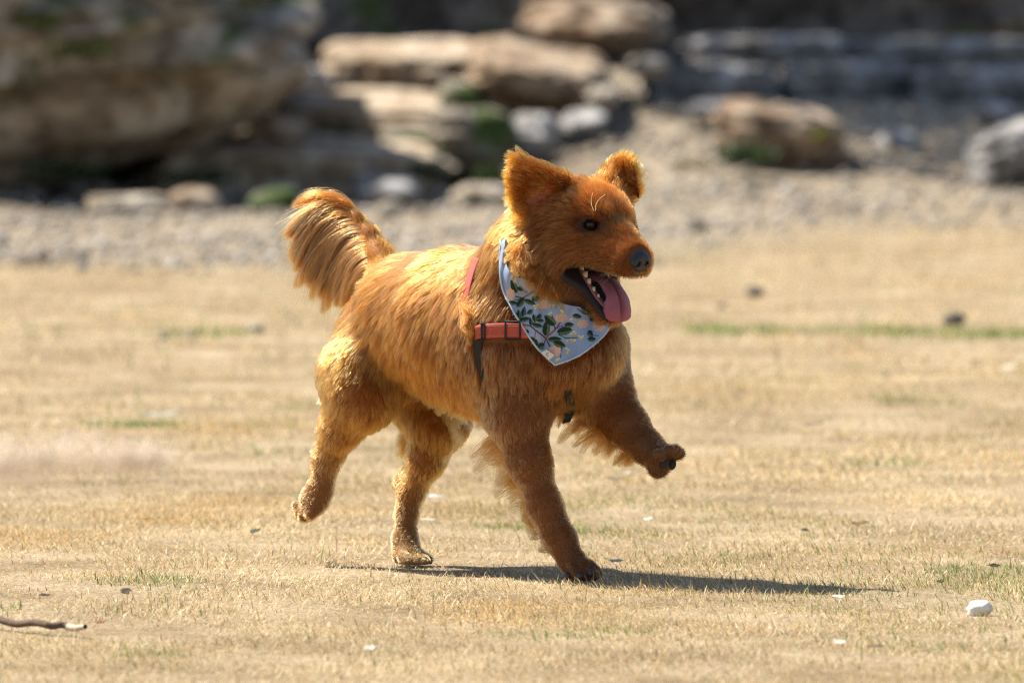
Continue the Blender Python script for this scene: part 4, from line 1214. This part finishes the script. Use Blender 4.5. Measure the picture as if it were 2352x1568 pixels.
# band that runs on round the neck, out of sight
ax0, ax1 = W(1225, 668, -.02), W(1300, 560, -.07); nd = unit(ax1 - ax0)
cN = ax0 + .62 * (ax1 - ax0) * .5
e1 = unit(np.cross(nd, UP)); e2 = np.cross(e1, nd)
start = VB.reshape(NSB, NTB, 3)[0, NTB // 2]; end_ = VB.reshape(NSB, NTB, 3)[-1, NTB // 2]
a0 = math.atan2((start - cN) @ e2, (start - cN) @ e1); a1 = math.atan2((end_ - cN) @ e2, (end_ - cN) @ e1)
if a1 < a0: a1 += 2 * math.pi
cand = [np.linspace(a0, a1, 40), np.linspace(a0, a1 - 2 * math.pi, 40)]
mids = [cN + .1 * (math.cos(c[20]) * e1 + math.sin(c[20]) * e2) for c in cand]
angs = cand[0] if mids[0][1] > mids[1][1] else cand[1]
ring = []
for k, a in enumerate(angs):
    d = math.cos(a) * e1 + math.sin(a) * e2
    rs = np.linspace(.03, .24, 180); sv = sdf(cN + rs[:, None] * d, TORSO_FIELD)
    hit_ = np.where(sv > .006)[0]
    ring.append(cN + d * rs[hit_[0] if len(hit_) else -1])
ring = np.array(ring)
w0 = (1 - np.linspace(0, 1, 40)) ** 4; w1 = np.linspace(0, 1, 40) ** 4
ring = ring + w0[:, None] * (start - ring[0]) + w1[:, None] * (end_ - ring[-1])
for _ in range(3): ring[1:-1] = (ring[:-2] + 2 * ring[1:-1] + ring[2:]) / 4
bw = np.stack([ring - nd * .008, ring + nd * .008], 1)
bnd = mesh_np('neck_band', bw.reshape(-1, 3), grid_faces(40, 2), simple_mat('band_cotton', (.40, .50, .69), .85, .2, noise=.08), bandana)
so = bnd.modifiers.new('thickness', 'SOLIDIFY'); so.thickness = .002

# ------------------------------------------------------------------ harness
harness = empty('harness', tuple(float(x) for x in W(1120, 760, -.09)))
tag(harness, 'coral red dog harness with black buckles and belly strap behind the bandana', 'harness')
m, nt, b = mat_new('coral_webbing')
tcw = N(nt, 'ShaderNodeTexCoord'); wv = N(nt, 'ShaderNodeTexWave', Scale=420.0, Distortion=1.0); nt.links.new(tcw.outputs['Object'], wv.inputs['Vector'])
nt.links.new(ramp(nt, wv.outputs['Fac'], [(.2, (.42, .055, .035)), (.8, (.56, .095, .06))]), b.inputs['Base Color'])
b.inputs['Roughness'].default_value = .7
M_CORAL = m
M_BLACK = simple_mat('black_webbing', (.014, .014, .015), .6, .4, noise=.2, nscale=500)
M_STITCH = simple_mat('pale_stitching', (.62, .40, .30), .8)
def strap(name, top, bot, mat, n, parent, off=.019, th=.002, nt_=7, mirror=False, dy=0.0):
    A, B = resample(top, n), resample(bot, n)
    Q = A[:, None] * (1 - np.linspace(0, 1, nt_)[None, :, None]) + B[:, None] * np.linspace(0, 1, nt_)[None, :, None]
    P = cast(Q.reshape(-1, 2), off).reshape(n, nt_, 3)
    ym = smooth2(P, 4)[..., 1] + dy
    V = np.stack([W(Q[i, j, 0], Q[i, j, 1], ym[i, j]) for i in range(n) for j in range(nt_)])
    if mirror:
        c0 = W(1120, 740, .06); V = V - 2 * ((V - c0) @ BR)[:, None] * BR
    o = mesh_np(name, V, grid_faces(n, nt_), mat, parent)
    s_ = o.modifiers.new('thickness', 'SOLIDIFY'); s_.thickness = th; s_.offset = 0
    return o, V.reshape(n, nt_, 3)
cs, CS = strap('chest_strap', [(1092, 749), (1110, 744), (1160, 742), (1225, 746)], [(1092, 779), (1110, 777), (1160, 775), (1225, 777)], M_CORAL, 30, harness, off=.024)
for row in (1, -2):
    pts = CS[1:-1, row] + np.array([0, -.0022, 0])
    sv_, sf_ = [], []; o_ = 0
    P2 = spline(pts, 220)
    for k in range(0, 216, 5):
        v, f = tube(P2[k:k + 3], .0005, 4); sv_.append(v); sf_.append(f + o_); o_ += len(v)
    mesh_np('stitching', np.concatenate(sv_), np.concatenate(sf_), M_STITCH, cs)
def frame_px(x0, x1, y0, y1, name, dy=-.003):
    P = [(x0, y0), ((x0 + x1) / 2, y0), (x1, y0), (x1, (y0 + y1) / 2), (x1, y1), ((x0 + x1) / 2, y1), (x0, y1), (x0, (y0 + y1) / 2), (x0, y0)]
    pts = np.stack([W(x, y, cast([(x, y)], .024)[0][1] + dy) for x, y in P])
    pts = np.concatenate([np.linspace(pts[i], pts[i + 1], 4)[:-1] for i in range(8)] + [pts[:1]])
    v, f = tube(pts, .0017, 6)
    mesh_np(name, v, f, M_BLACK, harness)
frame_px(1161, 1194, 738, 780, 'slider_buckle')
frame_px(1106, 1113, 742, 781, 'strap_keeper')
strap('shoulder_strap', [(1088, 590), (1073, 632), (1062, 690), (1070, 748)], [(1101, 594), (1087, 634), (1077, 690), (1092, 752)], M_CORAL, 24, harness, off=.008)
strap('shoulder_strap', [(1088, 590), (1073, 632), (1062, 690), (1070, 748)], [(1101, 594), (1087, 634), (1077, 690), (1092, 752)], M_CORAL, 24, harness, off=.008, mirror=True)
strap('belly_strap', [(1086, 776), (1090, 815), (1098, 850), (1110, 886)], [(1108, 778), (1106, 815), (1110, 850), (1115, 888)], M_BLACK, 24, harness, off=.020)
strap('belly_strap', [(1086, 776), (1090, 815), (1098, 850), (1110, 886)], [(1108, 778), (1106, 815), (1110, 850), (1115, 888)], M_BLACK, 24, harness, off=.020, mirror=True)
strap('sternum_strap', [(1296, 900), (1300, 935), (1292, 972)], [(1312, 900), (1322, 932), (1310, 968)], M_BLACK, 14, harness, off=.009)

BAND_POLY = np.concatenate([resample(UPPER, 60), resample(LOWER, 80)[::-1]])
STRAP_POLYS = [np.array([(1092, 741), (1225, 738), (1225, 782), (1092, 784)], float),
               np.array([(1087, 776), (1108, 778), (1108, 820), (1116, 888), (1108, 888), (1094, 830)], float)]
def in_poly(q, poly):
    x, y = q[:, 0], q[:, 1]; ins = np.zeros(len(q), bool)
    j = len(poly) - 1
    for i in range(len(poly)):
        xi, yi = poly[i]; xj, yj = poly[j]
        c = ((yi > y) != (yj > y)) & (x < (xj - xi) * (y - yi) / (yj - yi + 1e-12) + xi)
        ins ^= c; j = i
    return ins
# ------------------------------------------------------------------ coat
def hair_material():
    m = bpy.data.materials.new('dog_hair'); m.use_nodes = True
    nt = m.node_tree; nt.nodes.remove(nt.nodes['Principled BSDF'])
    h = nt.nodes.new('ShaderNodeBsdfHairPrincipled')
    h.model = 'CHIANG'; h.parametrization = 'COLOR'
    a = N(nt, 'ShaderNodeAttribute'); a.attribute_name = 'tint'
    hi = N(nt, 'ShaderNodeHairInfo')
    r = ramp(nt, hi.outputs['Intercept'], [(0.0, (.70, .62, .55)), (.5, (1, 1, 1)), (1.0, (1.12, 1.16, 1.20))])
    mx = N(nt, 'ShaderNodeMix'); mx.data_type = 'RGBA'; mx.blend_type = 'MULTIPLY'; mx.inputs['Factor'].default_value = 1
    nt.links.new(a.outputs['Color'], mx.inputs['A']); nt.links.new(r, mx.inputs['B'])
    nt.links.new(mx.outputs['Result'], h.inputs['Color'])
    h.inputs['Roughness'].default_value = .29; h.inputs['Radial Roughness'].default_value = .45
    h.inputs['Coat'].default_value = 0.0; h.inputs['IOR'].default_value = 1.45
    h.inputs['Random Roughness'].default_value = .2
    nt.links.new(h.outputs[0], nt.nodes['Material Output'].inputs['Surface'])
    return m
M_HAIR = hair_material()

def hair_object(name, S, R, C, parent):
    """S (N,K,3) strands, R (N,K) radii, C (N,3) colours."""
    n, k = S.shape[:2]
    cu = bpy.data.hair_curves.new(name)
    cu.add_curves([k] * n)
    S = S - np.array(parent_world(parent))
    cu.attributes['position'].data.foreach_set('vector', S.astype(np.float32).ravel())
    ra = cu.attributes.get('radius') or cu.attributes.new('radius', 'FLOAT', 'POINT')
    ra.data.foreach_set('value', R.astype(np.float32).ravel())
    ca = cu.attributes.new('tint', 'FLOAT_COLOR', 'CURVE')
    c4 = np.ones((n, 4), np.float32); c4[:, :3] = np.clip(C, 0.002, .95)
    ca.data.foreach_set('color', c4.ravel())
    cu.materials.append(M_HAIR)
    o = bpy.data.objects.new(name, cu)
    COL.objects.link(o); o.parent = parent
    return o

def clump(S, root, ratio, amt, power=1.3, seed=1):
    r = np.random.default_rng(seed)
    n, k = S.shape[:2]
    g = r.choice(n, max(8, n // ratio), replace=False)
    kd = kdtree.KDTree(len(g))
    for i, j in enumerate(g): kd.insert(root[j], i)
    kd.balance()
    near = np.array([kd.find(p)[1] for p in root])
    gi = g[near]
    t = np.linspace(0, 1, k)[None, :, None] ** power
    am = (np.asarray(amt)[..., None, None] if np.ndim(amt) else amt) * (.65 + .7 * r.random(n))[:, None, None]
    target = S[gi] + (S[:, :1] - S[gi][:, :1]) * (1 - t * .92)
    return S + np.clip(am, 0, .95) * t * (target - S), gi

def sample_surface(n, dens_fn, seed):
    r = np.random.default_rng(seed)
    T = np.concatenate([BF[:, [0, 1, 2]], BF[:, [0, 2, 3]]])
    A, B, Cc = BV[T[:, 0]], BV[T[:, 1]], BV[T[:, 2]]
    nn = np.cross(B - A, Cc - A); ar = np.linalg.norm(nn, axis=1)
    w = ar * dens_fn((A + B + Cc) / 3)
    idx = r.choice(len(T), n, p=w / w.sum())
    u, v = r.random(n), r.random(n); m = u + v > 1; u[m], v[m] = 1 - u[m], 1 - v[m]
    return A[idx] + u[:, None] * (B[idx] - A[idx]) + v[:, None] * (Cc[idx] - A[idx])

NOSE_C = np.array([.090, 0, -.036])
def bare(P):
    h = (P - HE) @ HM.T
    q = proj(P)
    nose = (np.linalg.norm((h - NOSE_C) / np.array([.025, .0235, .0205]), axis=1) < 1)
    eye = eye_d(P) < 1.02
    mouth = mouth_d(P) < .0022 + .0058 * (h[:, 2] < -.0705 - .367 * (h[:, 0] + .034))
    ear = (ear_d(P) < -.002)
    keep_some = np.sin(P @ np.array([9123., 7177., 5311.])) > .72
    return nose | eye | mouth | (ear & ~keep_some)

def dens(P):
    h = (P - HE) @ HM.T
    face = np.linalg.norm((h - np.array([-.01, 0, -.05])) / np.array([.13, .09, .12]), axis=1) < 1
    paws = P[:, 2] < .09
    return np.where(face, 2.6, np.where(paws, 1.7, 1.0))

def attr(Wt, key, default=0.0):
    return Wt @ np.array([getattr(p, key, default) for p in FURRY])

def build_coat(n, seed=3, K=9):
    r = np.random.default_rng(seed)
    P = sample_surface(n, dens, seed)
    P = P[~bare(P)]; P = P[P[:, 2] > .006]
    n = len(P)
    nrm = sdf_grad(P)
    Wt = fur_weights(P)
    dflow = np.stack([getattr(p, 'flow', None) if getattr(p, 'flow', None) is not None else unit(p.b - p.a) for p in FURRY])
    flow = norm_rows(Wt @ dflow)
    L = attr(Wt, 'L'); lift = attr(Wt, 'lift'); grav = attr(Wt, 'grav')
    col = Wt @ FCOL
    fdir = np.stack([p.feather[0] if hasattr(p, 'feather') else np.zeros(3) for p in FURRY])
    flen = np.array([p.feather[1] if hasattr(p, 'feather') else 0. for p in FURRY])
    fd = Wt @ (fdir * flen[:, None])                         # blended feather vector, length = feather length
    fl_ = np.linalg.norm(fd, axis=1); fdn = norm_rows(fd + 1e-9)
    fw = np.clip((nrm * fdn).sum(1), 0, 1) ** 6 * (fl_ > .004)
    # broad variation of the lie of the coat
    nv_ = np.stack([wnoise(P, 14, 100 + i, 2) for i in range(3)], 1) * .28 + np.stack([wnoise(P, 60, 110 + i, 1) for i in range(3)], 1) * .07
    isface = (np.linalg.norm(((P - HE) @ HM.T - np.array([-.02, 0, -.05])) / np.array([.13, .08, .11]), axis=1) < 1)
    nv_[isface] *= .4
    g = flow + DOWN * grav[:, None] + nv_ + fdn * (fw * .9)[:, None]
    tang = norm_rows(g - (g * nrm).sum(1, keepdims=True) * nrm)
    lift = np.clip(lift + fw * .35 + r.normal(0, .04, n) * (L > .012) + .06 * wnoise(P, 30, 120, 1) * (L > .012) * ~isface, .01, .8)
    d = norm_rows(tang * (1 - lift)[:, None] + nrm * lift[:, None])
    Lr = (L * (.65 + .55 * r.random(n)) * (1 + .22 * wnoise(P, 25, 121, 2)) + fl_ * fw * (.5 + .7 * r.random(n)))
    layer = (.0012 + .30 * Lr * r.random(n) ** 1.6)
    layer = np.minimum(layer, .0060); layer = np.where(Lr < .012, .0004 + .12 * Lr * r.random(n), layer)
    S = np.zeros((n, K, 3)); S[:, 0] = P - nrm * .001
    step = Lr / (K - 1)
    for i in range(1, K):
        t = i / (K - 1)
        p = S[:, i - 1] + d * step[:, None]
        s = sdf(p); need = np.minimum(layer * t ** .7, .9) + .0008
        bad = s < need
        if bad.any():
            gr = sdf_grad(p[bad]); p[bad] += gr * (need[bad] - s[bad])[:, None]
        S[:, i] = p
        d = norm_rows(p - S[:, i - 1])
        # settle onto the coat: bend along the comb and down
        d = norm_rows(d * 1.0 + tang * .10 + DOWN * (.10 * grav + .16 * fw)[:, None] - nrm * (.10 * lift * (1 - fw))[:, None] + r.normal(0, .022, (n, 3)))
    cl_amt = np.clip(.25 + 5 * (Lr - .012), .12, .40); cl_amt = np.clip(cl_amt + .5 * fw, 0, .8); cl_amt[isface & (Lr < .02)] = .12
    S, lock = clump(S, P, 60, cl_amt, 1.1, 5)
    S, lock2 = clump(S, P, 9, cl_amt * 1.1, 1.4, 6)
    # keep the coat clear of bandana and straps: hair ends where the cloth presses on it
    near = (P @ np.array([0, 1., 0])) < .16
    q = proj(S.reshape(-1, 3)).reshape(n, K, 2)
    cov = np.zeros((n, K), bool)
    shrink = BAND_POLY[in_poly(BAND_POLY, np.array([(0, 585), (3000, 585), (3000, 2000), (0, 2000)], float))].copy(); shrink[:, 1] += np.where((np.arange(len(shrink)) < 48) & (shrink[:, 1] > 640), 13.0, 0)
    hq = (P - HE) @ HM.T
    torso_root = sdf(P, TORSO_FIELD) < .02
    ish = isface | (hq[:, 0] > -.135) & (hq[:, 2] > -.16) & (sdf(P, TORSO_FIELD) > .006)
    for i in range(K):
        c = in_poly(q[:, i], shrink)
        for pl in STRAP_POLYS: c |= in_poly(q[:, i], pl)
        cov[:, i] = c & near & torso_root & ~(isface & ~torso_root)
    # roots that sit under cloth on the near surface
    facing = (nrm @ np.array([0, -1., 0.])) > -.15
    kill = cov[:, 0] & facing & torso_root & ~isface
    first = np.where((cov & facing[:, None]).any(1), np.argmax(cov & facing[:, None], 1), K)
    over = r.random(n) < .36                                  # some locks fall over the cloth edge
    for i in range(1, K):
        m_ = (first <= i) & ~over & ~isface
        S[m_, i] = S[m_, i - 1] + (S[m_, i] - S[m_, i - 1]) * .02
    keep = ~kill
    # no hair across the eyes
    for i in range(1, K):
        m_ = isface & (eye_d(S[:, i]) < .93)
        S[m_, i:] = S[m_, i - 1:i]
    # never below the ground
    S[..., 2] = np.maximum(S[..., 2], .0015)
    t = np.linspace(0, 1, K)[None]
    R = (.00026 + .00014 * np.clip(Lr / .05, 0, 1))[:, None] * (1 - .72 * t ** 1.5)
    R[isface] *= .8
    gu = r.random(n); guard = (gu < .10) & (Lr > .018); dguard = (gu > .88) & (Lr > .018)
    R[guard] *= 1.9; R[dguard] *= 1.9
    # colour variation: locks, paler feathering, darker muzzle top and brow line
    lv = r.normal(size=n)[lock]; lv2 = r.normal(size=n)[lock2]
    var = 1 + .10 * wnoise(P, 22, 130, 2) + .16 * r.normal(size=n) + .20 * lv + .14 * lv2
    var = 1 + (var - 1) * np.clip(.25 + Lr / .03, 0, 1)
    col = col * np.clip(var, .45, 1.7)[:, None]
    col[guard] *= np.array([1.35, 1.55, 1.9]); col[dguard] *= .48
    pale = np.array([.60, .37, .17])
    w_ = np.clip(fw * .75, 0, 1)[:, None]; col = col * (1 - w_) + pale * w_ * np.clip(var, .6, 1.4)[:, None]
    h = hq
    stripe = np.exp(-(h[:, 1] / .010) ** 2) * sstep(h[:, 0], -.035, .01) * (h[:, 2] > -.05) * (h[:, 0] < .1)
    col = col * (1 - .45 * stripe[:, None])
    lipd = sstep(.016 - mouth_d(P), 0, .012) * .45
    col = col * (1 - lipd[:, None] * .6)
    rim = sstep(1.55 - ed_(P), 0, .45)
    col = col * (1 - .75 * rim[:, None])
    earw = (Wt[:, [i for i, p in enumerate(FURRY) if p.reg.startswith('ear')]].sum(1))[:, None]
    col = col * (1 + .15 * earw)
    grey = r.random(n) < .04
    col[grey] = col[grey] * 1.25 + .03
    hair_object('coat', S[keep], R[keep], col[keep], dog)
    return n
def ed_(P): return eye_d(P)
print('coat', build_coat(250000))

# ------------------------------------------------------------------ tail plume
def build_plume(n, seed=9, K=14):
    r = np.random.default_rng(seed)
    bp_ = np.array([p for p, _ in TAILP]); br = np.array([q for _, q in TAILP])
    nl = 110                                                  # locks
    def grow(s, rnd):
        m = len(s)
        x = s * (len(bp_) - 1); i = np.clip(x.astype(int), 0, len(bp_) - 2); f = (x - i)[:, None]
        pos = bp_[i] * (1 - f) + bp_[i + 1] * f; rad = br[i] * (1 - f[:, 0]) + br[i + 1] * f[:, 0]
        T = norm_rows(bp_[i + 1] - bp_[i])
        back = np.array([-.80, .42, 0.0]); back /= np.linalg.norm(back)
        side = np.array([-.45, -.85, 0.0])
        out = norm_rows(back[None] * 1.0 + side[None] * (rnd[:, :1] * .55) + DOWN[None] * (.45 * (1 - s))[:, None])
        out = norm_rows(out - (out * T).sum(1, keepdims=True) * T * .6)
        root = pos + norm_rows(out * (1.1 - 1.9 * rnd[:, 1:2].clip(0, 1)) + side * .9 + np.array([.55, -.55, .1])[None] * rnd[:, 1:2].clip(0, 1)) * (rad[:, None] * 1.0 + .003)
        L = np.interp(s, [0, .15, .35, .6, .8, 1.0], [.07, .120, .172, .168, .130, .100]) * (.62 + .55 * rnd[:, 1])
        d = norm_rows(T * np.interp(s, [0, .3, 1], [.55, .95, .85])[:, None] + out * np.interp(s, [0, .4, 1], [.85, .62, .7])[:, None] + side * .30)
        g = np.interp(s, [0, .3, .7, 1], [.36, .40, .34, .20]) * (.75 + .5 * rnd[:, 2])
        S = np.zeros((m, K, 3)); S[:, 0] = root
        for k in range(1, K):
            S[:, k] = S[:, k - 1] + d * (L / (K - 1))[:, None]
            wind = np.array([-.25, .10, 0]) * .10
            d = norm_rows(d + DOWN * g[:, None] * .85 + wind + back * .03)
        return S, L
    sl = np.clip(.14 + .86 * r.random(nl) ** .62, 0, 1); rl = np.stack([r.uniform(-1, 1, nl), r.random(nl), r.random(nl)], 1)
    SL, LL = grow(sl, rl)
    li = r.integers(0, nl, n)
    s = np.clip(sl[li] + r.normal(0, .035, n), .06, 1); rn = np.clip(rl[li] + r.normal(0, .12, (n, 3)), -1, 1.2)
    S, L = grow(s, rn)
    t = np.linspace(0, 1, K)[None, :, None]
    S = S + .80 * t ** 1.0 * (SL[li] - S)
    fly = (r.random((n, 1, 1)) < .10)
    S += t ** 1.5 * r.normal(0, .0022, (n, 1, 3)) * (1 + 5 * fly) + t * .003 * np.sin(t * 9 + r.random((n, 1, 1)) * 6.28)
    R = .00030 * (1 - .75 * np.linspace(0, 1, K) ** 1.4)[None] * np.ones((n, 1))
    base = np.array(C_TAIL)
    dark = np.array([.27, .115, .035])
    w = (.5 + .5 * np.sin(li * 12.9898))[:, None]
    col = (base * (1 - .8 * w) + dark * .65 * w) * np.clip(1 + .20 * r.normal(size=(n, 1)), .5, 1.6)
    hair_object('tail_plume', S, R, col, dog)
build_plume(36000)

# whiskers: a few long pale hairs on the muzzle
def build_whiskers():
    r = np.random.default_rng(4)
    S = []
    for s in (1, -1):
        for i in range(9):
            a = HP(.035 + .04 * r.random(), s * (.026 - .006 * r.random()), -.050 - .012 * r.random())
            d = unit(HF * r.uniform(-.2, .5) + s * HR * 1.0 - HU * r.uniform(.1, .9)); L = r.uniform(.02, .045)
            S.append(np.stack([a + d * L * t + DOWN * .012 * t * t - HF * .012 * t * t for t in np.linspace(0, 1, 8)]))
    S = np.array(S)
    hair_object('whiskers', S, np.full(S.shape[:2], .00016) * np.linspace(1, .4, 8)[None], np.full((len(S), 3), .55) * np.array([1, .75, .5]), dog)
build_whiskers()

# ------------------------------------------------------------------ fringes on legs and belly
def build_fringe(name, line, out, lens, n, nl, col, seed, K=10, down=.10, spread=.25, side=None, curl=.0):
    """wispy locks growing from a line of picture positions + depth."""
    r = np.random.default_rng(seed)
    L3 = np.array([W(*p) if p[2] is not None else cast([p[:2]], .012)[0] for p in line]); out = unit(out)
    def grow(s, jit):
        x = s * (len(L3) - 1); i = np.clip(x.astype(int), 0, len(L3) - 2); f = (x - i)[:, None]
        p = L3[i] * (1 - f) + L3[i + 1] * f
        L = np.interp(s, np.linspace(0, 1, len(lens)), lens) * (.6 + .6 * jit[:, 3])
        d = norm_rows(out[None] + jit[:, :3] * spread)
        S = np.zeros((len(s), K, 3)); S[:, 0] = p + jit[:, :3] * .004
        c = (jit[:, 4] - .5) * 2
        for k in range(1, K):
            S[:, k] = S[:, k - 1] + d * (L / (K - 1))[:, None]
            d = norm_rows(d + DOWN * down + UP * (curl * np.maximum(k / K - .4, 0)) + np.array([c, c * 0, c * .6]).T * .05)
        return S
    sl = r.random(nl); jl = np.concatenate([r.normal(0, 1, (nl, 3)), r.random((nl, 2))], 1)
    SL = grow(sl, jl)
    li = r.integers(0, nl, n)
    s = np.clip(sl[li] + r.normal(0, .05, n), 0, 1); j = jl[li] + np.concatenate([r.normal(0, .8, (n, 3)), r.normal(0, .15, (n, 2))], 1)
    S = grow(s, j); t = np.linspace(0, 1, K)[None, :, None]
    S = S + .82 * t ** .9 * (SL[li] - S) + t * r.normal(0, .0012, (n, 1, 3))
    R = .00024 * (1 - .7 * np.linspace(0, 1, K) ** 1.3)[None] * np.ones((n, 1))
    hair_object(name, S, R, np.array(col) * np.clip(1 + .2 * r.normal(size=(n, 1)), .5, 1.6), dog)
FR = (.30, .110, .026)
build_fringe('leg_feathering', [(1160, 955, -.035), (1172, 1010, -.04), (1186, 1080, -.045), (1208, 1150, -.055), (1238, 1225, -.07), (1262, 1262, -.08)],
             (-.80, .45, -.22), [.066, .072, .050, .024, .018, .008], 2600, 40, FR, 21, down=.07, curl=.14, spread=.34)
build_fringe('leg_feathering', [(1345, 940, .02), (1375, 962, .01), (1410, 1000, -.02), (1440, 1030, -.05), (1468, 1050, -.075)],
             (-.62, .25, -.62), [.064, .066, .048, .036, .014], 2400, 34, (.24, .085, .02), 22, down=.06, curl=.12, spread=.34)
build_fringe('leg_feathering', [(778, 850, .235), (772, 920, .235), (766, 980, .255), (748, 1030, .28)],
             (-.86, .45, -.45), [.026, .028, .030, .016], 6000, 260, (.46, .22, .065), 23, down=.08, spread=.45)
build_fringe('leg_feathering', [(935, 940, .33), (930, 1000, .34), (944, 1060, .34), (950, 1085, .34)],
             (-.5, .5, -.75), [.040, .036, .024, .014], 1800, 36, (.44, .20, .055), 24, down=.10)
build_fringe('leg_feathering', [(1018, 925, .22), (1046, 950, .22), (1046, 995, .25), (1018, 1045, .28)],
             (.15, -.1, -.95), [.040, .040, .030, .02], 1500, 30, (.44, .20, .055), 25, down=.05)
build_fringe('belly_fringe', [(945, 893, .20), (1000, 916, .14), (1060, 930, .10), (1120, 942, .05)],
             (-.15, .1, -.95), [.016, .018, .022, .026], 2400, 90, (.36, .125, .026), 26, down=.05)
build_fringe('chest_fringe', [(1262, 925, -.02), (1285, 935, -.03), (1310, 915, -.02), (1330, 895, 0)],
             (-.1, .1, -.95), [.026, .030, .028, .020], 1100, 22, (.26, .09, .02), 27, down=.05)

# bits of dry grass caught on the forehead
def build_straws():
    for i, pts in enumerate([[(1362, 442), (1358, 458), (1359, 472), (1364, 484)], [(1391, 446), (1377, 457), (1369, 470), (1368, 484)]]):
        P3 = []
        for x, y in pts:
            a, b = W(x, y, -.30), W(x, y, .1); tt_ = np.linspace(0, 1, 400)[:, None]; line = a + (b - a) * tt_
            k = np.argmax(sdf(line) < .006); P3.append(line[k])
        v, f = tube(spline(P3, 14), .0005, 5)
        o = mesh_np('grass_straw', v, f, simple_mat('dry_straw', (.62, .45, .20), .6))
        tag(o, ['left pale bit of straw stuck on the dog forehead', 'right curved bit of straw stuck on the dog forehead'][i], 'straw', 'straws on the forehead')
build_straws()

# locks over the end of the chest strap, ear edges, ruff over the bandana
build_fringe('shoulder_locks', [(1066, 690, None), (1074, 728, None), (1082, 760, None)], (.55, -.60, -.50), [.026, .030, .028], 1500, 30, (.32, .088, .010), 31, down=.05, spread=.30)
build_fringe('ear_fringe', [(1186, 360, yb - .022), (1180, 400, yb - .034), (1184, 446, yb - .022)], (-.85, -.15, .12), [.016, .012, .018], 2200, 60, (.42, .16, .03), 32, down=.01, spread=.30)
build_fringe('ear_fringe', [(1192, 448, yb - .012), (1204, 478, yb - .004), (1226, 494, yb + .008)], (-.80, -.2, -.25), [.024, .032, .026], 1600, 30, (.40, .14, .025), 33, down=.03, spread=.35)
build_fringe('ear_fringe', [(1420, 372, yf + .01), (1450, 378, yf - .02), (1464, 410, yf - .018)], (.25, 0, .95), [.014, .016, .010], 1300, 40, (.42, .17, .035), 34, down=-.01, spread=.35)
build_fringe('neck_ruff', [(1190, 560, None), (1206, 606, None), (1242, 640, None), (1284, 674, None)], (-.25, -.55, -.75), [.024, .028, .028, .024], 5000, 170, (.30, .082, .010), 35, down=.06, spread=.28)

# curled tip of the tail
build_fringe('tail_tip', [(806, 488, .405), (792, 474, .415), (778, 463, .421)], (-.74, .34, .50), [.075, .092, .100], 3000, 18, (.24, .072, .011), 36, K=14, down=.125, spread=.16)
